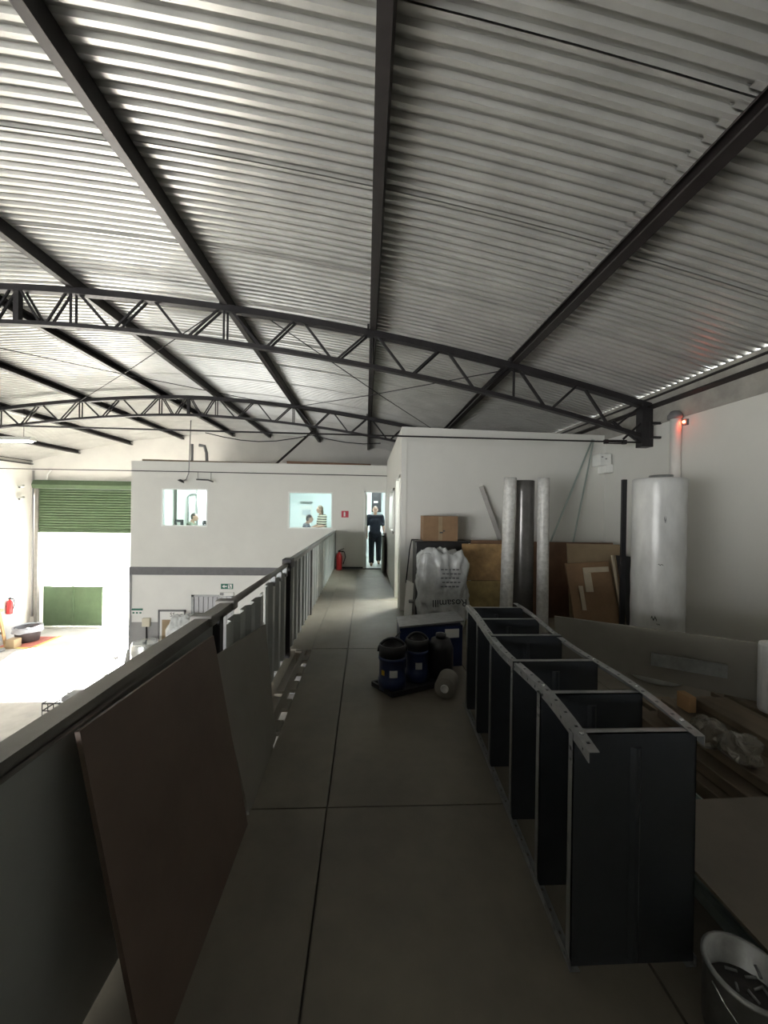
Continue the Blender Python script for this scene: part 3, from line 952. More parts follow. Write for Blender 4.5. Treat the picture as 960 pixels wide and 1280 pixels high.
def lump(cx, cy, z0, rx, ry, h, amp, seed, n=36, m=24, sq=4.0):
    # soft box: superellipsoid with a flat base
    mb = MB()
    mb.sphere((0, 0, 0), 1, 1, 1, n, m)
    for v in mb.v:
        k = (abs(v.x) ** sq + abs(v.y) ** sq + abs(v.z) ** sq) ** (1 / sq)
        if k > 0:
            v /= k
        v.x *= rx
        v.y *= ry
        v.z *= h / 2
    crumple(mb, amp, seed)
    for v in mb.v:
        v.z = max(v.z + h / 2, 0)
        v.x += cx
        v.y += cy
        v.z += z0
    return mb


solo('wrapped_bundle', ridged(lump(-4.56, 9.9, ZG, 0.36, 0.3, 2.3, 0.05, 3, 60, 50), 0.08, 4, 3), M_plastic, 'tall bundle wrapped in clear film beside the steel tank', 'bundle')

t = thing('wire_trolley', 'small black wire basket trolley on the sunlit hall floor', 'trolley', (-6.75, 9.1, ZG))
mb = MB()
tx0, tx1, ty0, ty1, tz0, tz1 = -7.1, -6.5, 8.85, 9.35, ZG + 0.3, ZG + 0.62
for z in (tz0, (tz0 + tz1) / 2, tz1):
    mb.tube([(tx0, ty0, z), (tx1, ty0, z), (tx1, ty1, z), (tx0, ty1, z), (tx0, ty0, z)], 0.014, 6)
for k in range(6):
    x = tx0 + (tx1 - tx0) * k / 5
    mb.tube([(x, ty0, tz0), (x, ty0, tz1)], 0.009, 5).tube([(x, ty1, tz0), (x, ty1, tz1)], 0.009, 5)
part('basket', mb, M_black, t)
part('lid', MB().bbox(-6.75, -6.45, 8.9, 9.3, tz1, tz1 + 0.12, 0.03), M_grey, t)
for x in (tx0 + 0.05, tx1 - 0.05):
    for y in (ty0 + 0.05, ty1 - 0.05):
        part('leg', MB().tube([(x, y, ZG), (x, y, tz0)], 0.014, 6), M_black, t)
t = thing('barrier_post', 'slim upright post on a foot plate in the middle of the hall floor', 'post', (-8.2, 13.2, ZG))
part('pole', MB().tube([(-8.2, 13.2, ZG), (-8.2, 13.2, ZG + 0.95)], 0.025, 8), M_grey, t)
part('foot_plate', MB().lathe([(0.001, 0), (0.16, 0), (0.16, 0.02), (0.001, 0.03)], 16, (-8.2, 13.2, ZG)), M_grey, t)
part('cap', MB().lathe([(0.001, 0.95), (0.06, 0.95), (0.06, 0.98), (0.001, 1.0)], 12, (-8.2, 13.2, ZG)), M_grey, t)

# ------------------------------------------------------------------ people
def remesh(mb, name, voxel):
    me = mb.mesh(name)
    o = bpy.data.objects.new(name + '_tmp', me)
    COL.objects.link(o)
    r = o.modifiers.new('r', 'REMESH')
    r.mode = 'VOXEL'
    r.voxel_size = voxel
    r.use_smooth_shade = True
    s = o.modifiers.new('s', 'SMOOTH')
    s.factor = 0.5
    s.iterations = 3
    dg = bpy.context.evaluated_depsgraph_get()
    dg.update()
    out = bpy.data.meshes.new_from_object(o.evaluated_get(dg))
    bpy.data.objects.remove(o)
    out.name = name
    return out


def limb(mb, pts, rs, grow=0.0):
    for (p, r) in zip(pts, rs):
        mb.sphere(p, r + grow, n=14, m=10)
    for i in range(len(pts) - 1):
        mb.tube([pts[i], pts[i + 1]], [rs[i] + grow, rs[i + 1] + grow], 14)
    return mb


def person(label, base, rz, J, clothes, hair, hands=True, group=None, sc=1.0, lift=0.0):
    """J: joint positions in metres, local, +Y is the direction faced, z=0 is the floor."""
    root = thing('person', label, 'person', base)
    q = Matrix.Rotation(rz, 3, 'Z')
    P = {k: (Vector(v) if k == 'face' else Vector(v) * sc) for k, v in J.items()}
    for k in P:
        if k != 'face' and k[:2] not in ('kn', 'an', 'to'):
            P[k].z += lift
    mb = MB()
    pel, che, nek, hd = P['pelvis'], P['chest'], P['neck'], P['head']
    fwd = (P.get('face', Vector((0, 1, 0)))).normalized()
    side = Vector((fwd.y, -fwd.x, 0)).normalized()
    hq = Matrix((side, fwd, side.cross(fwd))).transposed().to_quaternion()

    def torso(m, g):
        m.sphere(pel, 0.165 + g, 0.12 + g, 0.13 + g)
        m.sphere((pel + che) / 2, 0.155 + g, 0.115 + g, 0.19 + g)
        m.sphere(che, 0.18 + g, 0.125 + g, 0.17 + g)
        limb(m, [P['shl'], che + Vector((0, 0, 0.12)), P['shr']], [0.065, 0.09, 0.065], g)
        limb(m, [pel + Vector((0, 0, 0.03)), che], [0.12, 0.125], g)
    torso(mb, 0)
    limb(mb, [nek - Vector((0, 0, 0.04)), nek + Vector((0, 0, 0.03)), hd - Vector((0, 0, 0.05))], [0.06, 0.053, 0.055])
    # head: skull, jaw, nose, brow, ears
    mb.sphere(hd, 0.076, 0.095, 0.108, q=hq)
    mb.sphere(hd + fwd * 0.03 - Vector((0, 0, 0.06)), 0.056, 0.062, 0.062, q=hq)
    mb.sphere(hd + fwd * 0.098 - Vector((0, 0, 0.012)), 0.014, 0.022, 0.028, q=hq)
    mb.sphere(hd + fwd * 0.082 + Vector((0, 0, 0.028)), 0.05, 0.016, 0.012, q=hq)
    mb.sphere(hd + fwd * 0.086 - Vector((0, 0, 0.055)), 0.026, 0.012, 0.009, q=hq)
    for s in (-1, 1):
        mb.sphere(hd + side * (0.078 * s) - fwd * 0.01, 0.012, 0.022, 0.034, q=hq)
    for s in 'lr':
        limb(mb, [P['sh' + s], P['el' + s], P['wr' + s]], [0.055, 0.042, 0.029])
        w, e = P['wr' + s], P['el' + s]
        d = (w - e).normalized()
        if hands:
            inn = Vector((1 if s == 'l' else -1, 0, 0))
            inn = (inn - d * inn.dot(d)).normalized()
            bk = d.cross(inn).normalized()
            limb(mb, [w, w + d * 0.045, w + d * 0.085], [0.027, 0.032, 0.03])
            for f, (o, ln) in enumerate(((-0.027, 0.062), (-0.009, 0.075), (0.009, 0.071), (0.027, 0.055))):
                a = w + d * 0.08 + bk * o
                b = a + d * ln * 0.5 + inn * 0.006
                c = b + d * ln * 0.4 + inn * 0.022
                limb(mb, [a, b, c], [0.0095, 0.009, 0.0075])
            a = w + d * 0.03 - bk * 0.026
            limb(mb, [a, a + d * 0.03 - bk * 0.022 + inn * 0.012, a + d * 0.062 - bk * 0.026 + inn * 0.024], [0.012, 0.0105, 0.008])
        limb(mb, [P['hip' + s], P['kn' + s], P['an' + s]], [0.085, 0.056, 0.038])
        ft = P['toe' + s]
        limb(mb, [P['an' + s] - Vector((0, 0, 0.03)), (P['an' + s] + ft) / 2 - Vector((0, 0, 0.015)), ft], [0.036, 0.036, 0.028])
    me = remesh(mb, 'person_body', 0.0095)
    me.transform(q.to_4x4())
    body = link_mesh('body', me, M_skin, root)
    # eyes
    for s in (-1, 1):
        e = MB().sphere(q @ (hd + fwd * 0.086 + side * 0.03 * s + Vector((0, 0, 0.008))) + ORG[root], 0.011, n=8, m=6)
        part('eye', e, M_inkgrey, body)
    for nm, kind, m_ in clothes:
        c = MB()
        if kind == 'shirt':
            torso(c, 0.016)
            for s in 'lr':
                limb(c, [P['sh' + s], P['sh' + s].lerp(P['el' + s], 0.75)], [0.062, 0.056], 0.016)
            c.sphere(pel - Vector((0, 0, 0.06)), 0.175, 0.135, 0.12)
        elif kind == 'longshirt':
            torso(c, 0.016)
            for s in 'lr':
                limb(c, [P['sh' + s], P['el' + s], P['el' + s].lerp(P['wr' + s], 0.85)], [0.062, 0.05, 0.038], 0.014)
        elif kind == 'trousers':
            c.sphere(pel - Vector((0, 0, 0.03)), 0.18, 0.14, 0.15)
            for s in 'lr':
                limb(c, [P['hip' + s], P['kn' + s], P['kn' + s].lerp(P['an' + s], 0.93)], [0.094, 0.072, 0.066], 0.012)
        elif kind == 'shoes':
            for s in 'lr':
                a, ft = P['an' + s], P['toe' + s]
                hl = a + (a - ft) * 0.18
                hl.z = 0.045
                sh = MB()
                limb(sh, [hl, (a + ft) / 2 - Vector((0, 0, 0.01)), ft + (ft - a) * 0.1], [0.042, 0.046, 0.036])
                limb(sh, [a, a - Vector((0, 0, 0.04))], [0.044, 0.046])
                mm = remesh(sh, 'shoe', 0.013)
                mm.transform(q.to_4x4())
                link_mesh('shoe', mm, m_, root)
            continue
        mm = remesh(c, nm, 0.014)
        mm.transform(q.to_4x4())
        link_mesh(nm, mm, m_, root)
    if hair:
        m_, vol, length = hair
        h = MB()
        h.sphere(hd + Vector((0, 0, 0.022)) - fwd * 0.016, 0.082 + vol, 0.094 + vol, 0.1 + vol, q=hq)
        h.sphere(hd - fwd * 0.04 - Vector((0, 0, 0.02)), 0.07 + vol, 0.065 + vol, 0.075 + vol, q=hq)
        if length:
            h.sphere(hd - fwd * 0.06 - Vector((0, 0, 0.08)), 0.075 + vol, 0.055 + vol, 0.12, q=hq)
        mm = remesh(h, 'hair', 0.012)
        mm.transform(q.to_4x4())
        link_mesh('hair', mm, m_, root)
    return root


walk = dict(pelvis=(0, 0, 0.93), chest=(0, 0.01, 1.25), neck=(0, 0.0, 1.47), head=(0, 0.03, 1.62),
            shl=(-0.185, 0, 1.41), shr=(0.185, 0, 1.41), ell=(-0.245, -0.03, 1.13), elr=(0.25, -0.02, 1.13),
            wrl=(-0.285, 0.06, 0.90), wrr=(0.245, 0.10, 0.89), hipl=(-0.095, 0, 0.9), hipr=(0.095, 0, 0.9),
            knl=(-0.11, -0.01, 0.49), knr=(0.10, 0.10, 0.49), anl=(-0.12, -0.22, 0.10), anr=(0.10, 0.16, 0.075),
            toel=(-0.125, -0.06, 0.03), toer=(0.105, 0.34, 0.03))
person('person in navy T-shirt and dark trousers walking through the office doorway', (0.28, 11.45, 0.0), PI, walk,
       [('tshirt', 'shirt', M_navy), ('trousers', 'trousers', M_ink), ('shoe', 'shoes', M_shoe)], (M_hairw, -0.004, False))

sit = dict(pelvis=(0, 0, 0.52), chest=(0, 0.05, 0.86), neck=(0, 0.09, 1.09), head=(0, 0.15, 1.235),
           shl=(-0.18, 0.06, 1.02), shr=(0.18, 0.06, 1.02), ell=(-0.24, 0.17, 0.80), elr=(0.24, 0.17, 0.80),
           wrl=(-0.16, 0.40, 0.80), wrr=(0.16, 0.40, 0.80), hipl=(-0.1, 0.02, 0.5), hipr=(0.1, 0.02, 0.5),
           knl=(-0.12, 0.42, 0.50), knr=(0.12, 0.42, 0.50), anl=(-0.12, 0.42, 0.09), anr=(0.12, 0.42, 0.09),
           toel=(-0.13, 0.58, 0.03), toer=(0.13, 0.58, 0.03), face=(0, 1, -0.12))
stand = dict(pelvis=(0, 0, 0.90), chest=(0, 0.03, 1.20), neck=(0, 0.06, 1.41), head=(0, 0.10, 1.56),
             shl=(-0.165, 0.02, 1.34), shr=(0.165, 0.02, 1.34), ell=(-0.22, 0.06, 1.08), elr=(0.22, 0.06, 1.08),
             wrl=(-0.12, 0.26, 1.03), wrr=(0.12, 0.26, 1.03), hipl=(-0.09, 0, 0.87), hipr=(0.09, 0, 0.87),
             knl=(-0.09, 0.02, 0.48), knr=(0.1, 0.02, 0.48), anl=(-0.09, 0, 0.085), anr=(0.1, 0, 0.085),
             toel=(-0.1, 0.16, 0.03), toer=(0.11, 0.16, 0.03), face=(0, 1, -0.15))


def chair(label, x, y, rz):
    t = thing('office_chair', label, 'chair', (x, y, 0))
    q = Matrix.Rotation(rz, 3, 'Z')

    def tr_(mb):
        for v in mb.v:
            v.xyz = q @ v + Vector((x, y, 0))
        return mb
    part('seat', tr_(MB().bbox(-0.23, 0.23, -0.2, 0.26, 0.40, 0.47, 0.03)), M_blackp, t)
    part('backrest', tr_(MB().bbox(-0.21, 0.21, -0.28, -0.22, 0.54, 0.95, 0.025)), M_blackp, t)
    part('back_bar', tr_(MB().tube([(0, -0.15, 0.39), (0, -0.27, 0.44), (0, -0.27, 0.7)], 0.02, 8)), M_black, t)
    part('column', tr_(MB().tube([(0, 0, 0.08), (0, 0, 0.37)], 0.025, 8)), M_black, t)
    for k in range(5):
        a = 2 * PI * k / 5
        part('base_leg', tr_(MB().bar((0, 0, 0.09), (0.28 * math.cos(a), 0.28 * math.sin(a), 0.03), 0.04, 0.05)), M_black, t)


def desk(label, x0, x1, y0, y1):
    t = thing('desk', label, 'desk', ((x0 + x1) / 2, (y0 + y1) / 2, 0))
    part('top', MB().bbox(x0, x1, y0, y1, 0.72, 0.75, 0.005), M_frame, t)
    for x in (x0 + 0.05, x1 - 0.05):
        for y in (y0 + 0.05, y1 - 0.05):
            part('leg', B(x - 0.02, x + 0.02, y - 0.02, y + 0.02, 0, 0.72), M_upright, t)


PXY = (-5.20, 11.6)
person('person in olive shirt sitting in profile at a desk behind the office window', (PXY[0], PXY[1], 0), -PI / 2 + 0.15, sit,
       [('shirt', 'longshirt', M_olive), ('trousers', 'trousers', M_ink), ('shoe', 'shoes', M_black)], (M_hair, -0.002, False), lift=0.1)
chair('black swivel chair under the person in olive', PXY[0] - 0.02, PXY[1], -PI / 2)
desk('white desk in front of the person in olive', -4.88, -3.5, 11.2, 12.1)
t = thing('computer_monitor', 'small black monitor on the desk of the person in olive', 'monitor', (-4.64, 11.4, 0.75))
part('screen', MB().bbox(-4.72, -4.56, 11.36, 11.40, 0.86, 1.24, 0.008), M_black, t)
part('stand', B(-4.66, -4.62, 11.39, 11.43, 0.75, 0.9), M_black, t)
part('foot', B(-4.73, -4.55, 11.3, 11.48, 0.75, 0.765), M_black, t)
t = thing('picture_frame', 'small framed picture with a dark border on the low cupboard', 'frame', (-5.18, 11.0, 1.05))
solo('low_cupboard', MB().bbox(-5.9, -4.95, 10.75, 11.15, 0, 1.05, 0.01), M_frame, 'white low cupboard just behind the square office window', 'cupboard')
part('border', MB().box(-5.30, -5.08, 10.98, 11.0, 1.05, 1.27), M_black, t)
part('picture', MB().box(-5.25, -5.16, 10.975, 10.98, 1.06, 1.2), M_signw, t)
# white glazed door with curved pull bars inside the first office
t = thing('cupboard_door', 'tall white cupboard with a curved grey pull bar inside the first office', 'cupboard', (-5.5, 12.6, 0))
part('body', MB().bbox(-6.0, -5.12, 12.5, 13.2, 0, 2.55, 0.02), M_frame, t)
part('pull_bar', MB().tube([(-5.62, 12.46, 0.9), (-5.62, 12.46, 1.95), (-5.57, 12.46, 2.03), (-5.46, 12.46, 2.05), (-5.36, 12.46, 2.05)], 0.022, 8), M_upright, t)
part('pull_bar', MB().tube([(-5.34, 12.46, 0.9), (-5.34, 12.46, 2.2)], 0.022, 8), M_upright, t)
part('corner_post', B(-5.12, -4.98, 12.9, 13.2, 0, 2.6), M_upright, t)

person('person in dark grey top sitting behind the office window with two people', (-1.80, 11.4, 0), -PI / 2 + 0.3, sit,
       [('sweater', 'longshirt', M_greyc), ('trousers', 'trousers', M_ink), ('shoe', 'shoes', M_black)], (M_hair, 0.0, False), lift=0.1)
chair('black swivel chair under the person in dark grey', -1.83, 11.4, -PI / 2)
person('person in striped top leaning in beside the seated office worker', (-1.34, 12.1, 0), PI / 2 + 0.5, stand,
       [('striped_top', 'shirt', M_stripe), ('trousers', 'trousers', M_ink), ('shoe', 'shoes', M_black)], (M_hairb, 0.004, True), sc=1.035)
desk('white desk in front of the person in dark grey', -1.47, -0.5, 10.95, 11.55)
t = thing('wall_chart', 'pale paper chart pinned to the back wall of the second office', 'chart', (-2.05, YB, 1.4))
part('sheet', B(-2.25, -1.85, YB - 0.008, YB, 1.3, 1.75), M_frame, t)
part('print_block', B(-2.2, -1.9, YB - 0.010, YB - 0.008, 1.4, 1.6), mat('pale_print', (0.5, 0.55, 0.58), 0.6, 0, 0.2, 30), t)
solo('wall_shelf', B(-2.25, -1.85, YB - 0.12, YB, 1.85, 1.88), M_upright, 'narrow grey shelf above the paper chart in the second office', 'shelf')
# corridor behind the doorway
t = thing('hanging_screen', 'black box screen high on the wall behind the walking man', 'screen', (0.32, YB, 2.0))
part('case', MB().bbox(0.20, 0.52, YB - 0.3, YB, 1.55, 2.5, 0.01), M_black, t)
part('bright_strip', B(0.23, 0.49, YB - 0.308, YB - 0.298, 2.22, 2.28), M_frame, t)
part('bright_strip', B(0.27, 0.40, YB - 0.308, YB - 0.298, 1.86, 1.92), M_frame, t)
t = thing('document_shelf', 'white shelf rack with documents left of the walking man', 'shelf', (-0.2, 12.6, 0))
part('side_panel', B(-0.34, -0.04, 12.4, 12.42, 0, 1.5), M_frame, t)
part('side_panel', B(-0.34, -0.04, 13.1, 13.12, 0, 1.5), M_frame, t)
for k in range(5):
    part('shelf_board', B(-0.34, -0.04, 12.4, 13.12, 0.1 + 0.33 * k, 0.12 + 0.33 * k), M_upright, t)
t = thing('swing_gate', 'low grey panel gate standing open in front of the office doorway', 'gate', (0.5, 9.9, 0))
part('panel', MB().bbox(0.43, 0.47, 9.72, 10.38, 0.03, 0.93, 0.006), M_rail, t)
part('top_rail', MB().bbox(0.42, 0.48, 9.70, 10.40, 0.93, 0.97, 0.006), M_steel, t)
part('hinge_post', MB().bbox(0.46, 0.56, 10.36, 10.44, 0.0, 1.0, 0.006), M_rail, t)
t = thing('safety_sign', 'small red extinguisher sign on the wall between window and doorway', 'sign', (-0.58, Y_OFF, 1.4))
part('plate', B(-0.66, -0.47, Y_OFF - 0.008, Y_OFF, 1.40, 1.58), M_signr, t)
part('pictogram', MB().prism([(-0.6, Y_OFF - 0.009, 1.43), (-0.555, Y_OFF - 0.009, 1.43), (-0.555, Y_OFF - 0.009, 1.53), (-0.575, Y_OFF - 0.009, 1.56), (-0.6, Y_OFF - 0.009, 1.53)], (0, -0.002, 0)), M_signw, t)

# ------------------------------------------------------------------ guard rail
g = thing('guard_rail', 'dark steel guard rail with corrugated infill along the mezzanine edge', 'railing', (EDGE, 5, 0))
ZR = 1.03


def trap(y0, y1, z0f, z1f, x, pitch=0.25, depth=0.035, th=0.0):
    """trapezoidal corrugated sheet standing in the Y-Z plane"""
    ys = []
    y = y0
    k = 0
    segs = [(0.30, 1), (0.12, 0), (0.46, 0), (0.12, 1)]
    off = 1
    pts = [(y0, 1)]
    while y < y1 - 1e-4:
        for fr_, nxt in segs:
            y = y + fr_ * pitch
            if y >= y1:
                pts.append((y1, nxt))
                break
            pts.append((y, nxt))
        if y >= y1:
            break
    vs, fs = [], []
    for (yy_, s) in pts:
        xx = x + (depth if s else 0)
        vs += [(xx, yy_, z0f), (xx, yy_, z1f)]
    for i in range(len(pts) - 1):
        fs.append((2 * i, 2 * i + 2, 2 * i + 3, 2 * i + 1))
    n = len(vs)
    # second skin for thickness
    vs2 = [(a - 0.003, b, c) for a, b, c in vs]
    mb = MB()
    mb.add(vs, fs)
    mb.add(vs2, [tuple(reversed(f)) for f in fs])
    for i in range(len(pts) - 1):
        a, b = 2 * i + 1, 2 * i + 3
        mb.add([vs[a], vs[b], vs2[b], vs2[a]], [(0, 1, 2, 3)])
    return mb


# near bay: plain dark panels under a wide channel
part('top_rail', MB().box(-0.872, -0.80, YN, 2.42, ZR - 0.035, ZR + 0.0).box(-0.806, -0.80, YN, 2.42, ZR - 0.05, ZR - 0.03), M_rail, g)
part('top_rail', MB().tube([(-0.835, 2.38, ZR - 0.02), (-0.835, 4.25, ZR - 0.02)], 0.024, 10), M_rail, g)
part('top_rail', MB().box(-0.86, -0.80, 4.2, Y_OFF, ZR - 0.03, ZR + 0.02), M_rail, g)
for ya in (2.02, 2.36):
    part('splice_cap', MB().bbox(-0.90, -0.785, ya, ya + 0.07, ZR - 0.045, ZR + 0.014, 0.006), M_rail, g)
part('splice_cap', MB().bbox(-0.88, -0.78, 4.12, 4.28, ZR - 0.06, ZR + 0.04, 0.006), M_steel, g)
for y in (-1.55, -0.35, 0.83, 2.2, 4.2, 5.9, 10.45):
    part('post', MB().bbox(-0.86, -0.80, y - 0.03, y + 0.03, 0, ZR - 0.03, 0.005), M_steel if y < 5 else M_rail, g)
for y0, y1 in ((YN, -1.57), (-1.53, -0.37), (-0.33, 0.81), (0.85, 1.5), (1.5, 2.17)):
    part('infill_sheet', B(-0.845, -0.838, y0, y1, 0.03, ZR - 0.066), M_sheetd, g)
part('infill_sheet', trap(2.36, 3.3, 0.03, 0.90, -0.862), M_sheetd, g)
part('infill_sheet', trap(3.28, 4.17, 0.03, 0.94, -0.866), M_sheetd, g)
for y0, y1 in ((4.23, 5.05), (5.04, 5.87), (5.93, 6.85), (6.84, 7.8), (7.79, 8.75), (8.74, 9.7), (9.69, 10.42)):
    part('infill_sheet', trap(y0, y1, 0.02, ZR - 0.04, -0.862), M_sheetl, g)
for y in (3.55, 3.8, 4.05):
    part('clamp', MB().bbox(-0.86, -0.81, y - 0.02, y + 0.02, 0.9, ZR - 0.02, 0.004), M_upright, g)

# boards leaning on the rail
bl = MB()
p = [(-0.57, 1.08, 0.004), (-0.575, 1.97, 0.004), (-0.775, 2.02, 0.945), (-0.775, 1.09, 0.985)]
bl.prism(p, (-0.014, 0, -0.003))
solo('leaning_board', bl, M_brown, 'brown board leaning against the guard rail on the walkway', 'board')
bl = MB()
p = [(-0.585, 2.03, 0.004), (-0.605, 2.72, 0.004), (-0.755, 2.98, 0.72), (-0.785, 2.06, 0.82)]
bl.prism(p, (-0.012, 0, -0.003))
solo('leaning_board', bl, M_gboard, 'grey board leaning against the guard rail beyond the brown one', 'board')

# ------------------------------------------------------------------ steel shelving lying on its side
sh = thing('shelving_unit', 'blue-grey steel shelving unit lying on its side along the walkway', 'shelving', (0.98, 2.2, 0))
xl_n, xl_f = 0.735, 0.83
y_n, y_f = 1.30, 3.06
HS = 0.83
DEP = 0.45
for k, y in enumerate((1.31, 1.60, 1.95, 2.36, 2.72, 3.05)):
    tt = (y - y_n) / (y_f - y_n)
    x0 = xl_n + (xl_f - xl_n) * tt
    x1 = x0 + DEP
    lean = 0.0
    b = part('shelf', B(x0, x1, y, y + 0.004, 0.012, HS), M_shelf, sh)
    lp = MB().box(x0, x0 + 0.014, y + 0.028, y + 0.032, 0.012, HS)
    z_prev = 0.012
    for zz in (HS - 0.10, HS - 0.06):          # two punched bolt holes
        lp.box(x0, x0 + 0.004, y, y + 0.032, z_prev, zz - 0.007)
        lp.box(x0, x0 + 0.004, y, y + 0.009, zz - 0.007, zz + 0.007).box(x0, x0 + 0.004, y + 0.023, y + 0.032, zz - 0.007, zz + 0.007)
        z_prev = zz + 0.007
    lp.box(x0, x0 + 0.004, y, y + 0.032, z_prev, HS)
    part('shelf_lip', lp, M_upright, b)
    part('shelf_lip', MB().box(x1 - 0.004, x1, y, y + 0.032, 0.012, HS).box(x1 - 0.014, x1, y + 0.028, y + 0.032, 0.012, HS), M_shelf, b)
    part('shelf_lip', MB().box(x0, x1, y, y + 0.032, HS - 0.004, HS).box(x0, x1, y + 0.028, y + 0.032, HS - 0.016, HS), M_upright, b)
    part('stiffener', MB().prism([(x0 + DEP * 0.46, y, 0.03), (x0 + DEP * 0.49, y - 0.012, 0.03), (x0 + DEP * 0.52, y - 0.012, 0.03), (x0 + DEP * 0.55, y, 0.03)], (0, 0, HS - 0.08)), M_shelf, b)


def upright(x_off, z, side, y0, y1, bend):
    """angle iron along the shelving with a slight bow; holes and bolts as sub-parts"""
    n = 22
    vs, fs = [], []
    path = []
    for i in range(n + 1):
        y = y0 + (y1 - y0) * i / n
        tt = (y - y_n) / (y_f - y_n)
        x = xl_n + (xl_f - xl_n) * tt + x_off
        u = i / n
        path.append(Vector((x + bend * 0.012 * math.sin(2 * PI * u), y, z + bend * 0.018 * math.sin(3 * PI * u))))
    mb = MB()
    w, th_, hs_ = 0.036, 0.003, 0.0065
    up_ = 1 if z > 0.3 else -1
    for i in range(n):
        p0, p1 = path[i], path[i + 1]
        d = p1 - p0
        ln = d.length
        e = d / ln

        def plate(a0, a1, b0, b1, vertical):
            # a: along the bar, b: across the leg
            c = p0 + e * ((a0 + a1) / 2)
            m_ = (b0 + b1) / 2
            h_ = (b1 - b0) / 2
            if vertical:
                mb.obox(c + Vector((side * th_ / 2, 0, -up_ * m_)), e * ((a1 - a0) / 2), (th_ / 2, 0, 0), (0, 0, h_))
            else:
                mb.obox(c + Vector((side * m_, 0, -up_ * th_ / 2)), e * ((a1 - a0) / 2), (h_, 0, 0), (0, 0, th_ / 2))
        hole = ln * 0.5
        for vert in (True, False):
            b0 = 0.0 if vert else th_
            plate(0, ln, b0, 0.02 - hs_, vert)
            plate(0, ln, 0.02 + hs_, w, vert)
            plate(0, hole - hs_, 0.02 - hs_, 0.02 + hs_, vert)
            plate(hole + hs_, ln, 0.02 - hs_, 0.02 + hs_, vert)
    o = part('upright', mb, M_upright, sh)
    if z > 0.3:
        bo = MB()
        for yb in (1.33, 1.62, 1.97, 2.38, 2.74, 3.07):
            i = min(n, max(0, round((yb - y0) / (y1 - y0) * n)))
            pth = path[i]
            bo.lathe([(0.001, 0.006), (0.008, 0.006), (0.009, 0.0), (0.001, 0.0)], 6, pth + Vector((side * 0.018, 0, 0)))
        part('bolts', bo, M_alu, o, kind='stuff')


upright(-0.004, HS + 0.004, 1, 1.2, 3.12, 1)
upright(DEP + 0.004, HS + 0.003, -1, 1.28, 3.2, 0.7)
upright(-0.004, 0.003, 1, 1.30, 3.12, 0)
upright(DEP + 0.004, 0.003, -1, 1.30, 3.12, 0)

# ------------------------------------------------------------------ rolls standing in the corner
t = thing('wrapped_roll', 'tall thick roll in white plastic wrap standing by the side wall', 'roll', (2.88, 3.66, 0))
r_ = 0.225
mb = MB().lathe([(0.07, 0.0), (r_ - 0.01, 0.0), (r_, 0.01)] + [(r_ + 0.002 * math.sin(k * 1.7), 0.05 + 1.85 * k / 24) for k in range(25)] + [(r_, 1.94), (r_ - 0.012, 1.95), (0.07, 1.95)], 40, (2.88, 3.66, 0))
part('wrap', mb, M_wrap, t)
part('core', MB().lathe([(0.10, 1.93), (0.10, 1.985), (0.085, 1.985), (0.085, 1.6), (0.001, 1.6)], 28, (2.90, 3.66, 0)), M_upright, t)
for (a, z, w, h) in ((3.95, 0.62, 0.05, 0.035), (4.1, 0.57, 0.03, 0.012), (4.15, 1.13, 0.045, 0.012), (4.28, 1.55, 0.02, 0.05)):
    mb = MB()
    pts = []
    for j in range(7):
        an = a + 0.9 * w * (j / 6 - 0.5) / r_
        pts.append((an, z + h * math.sin(j * 1.9) * 0.5))
    vs = []
    for an, zz in pts:
        for dz in (-h * 0.3, h * 0.3):
            vs.append((2.88 + (r_ + 0.003) * math.cos(an), 3.66 + (r_ + 0.003) * math.sin(an), zz + dz))
    mb.add(vs, [(2 * j, 2 * j + 2, 2 * j + 3, 2 * j + 1) for j in range(6)])
    part('tear', mb, M_inkgrey, t)
solo('black_plank', MB().obox((2.795, 4.05, 0.988), (0.022, -0.005, 0), (0.005, 0.02, 0), (0, 0, 0.985)), M_black, 'narrow black plank standing behind the thick wrapped roll', 'plank')


def roll(x, y, r, h, m_, label, tilt, core=True):
    t = thing('tube_roll', label, 'roll', (x, y, 0))
    ax = Vector((tilt[0], tilt[1], 1)).normalized()
    prof = [(r * 0.7, 0), (r, 0.0)] + [(r * (1 + 0.006 * math.sin(k * 2.1)), h * k / 14) for k in range(1, 14)] + [(r, h), (r * 0.72, h), (r * 0.72, h - 0.25), (0.001, h - 0.25)]
    part('sheet_roll', MB().lathe(prof, 28, (x, y, 0.004), ax), m_, t)
    if core:
        part('end_ring', MB().lathe([(r * 0.72, h - 0.002), (r * 0.72, h + 0.004), (r * 0.98, h + 0.004), (r * 0.98, h - 0.002)], 28, (x, y, 0.004), ax), M_upright, t)


roll(1.86, 5.0, 0.082, 2.05, M_tube, 'white speckled tube standing left of the graphite roll', (0.02, 0.0))
roll(2.155, 5.2, 0.152, 2.03, M_graphite, 'dark graphite roll standing between two white tubes', (0.0, 0.0))
roll(2.345, 4.97, 0.075, 2.05, M_tube, 'white speckled tube standing right of the graphite roll', (-0.005, 0.0))

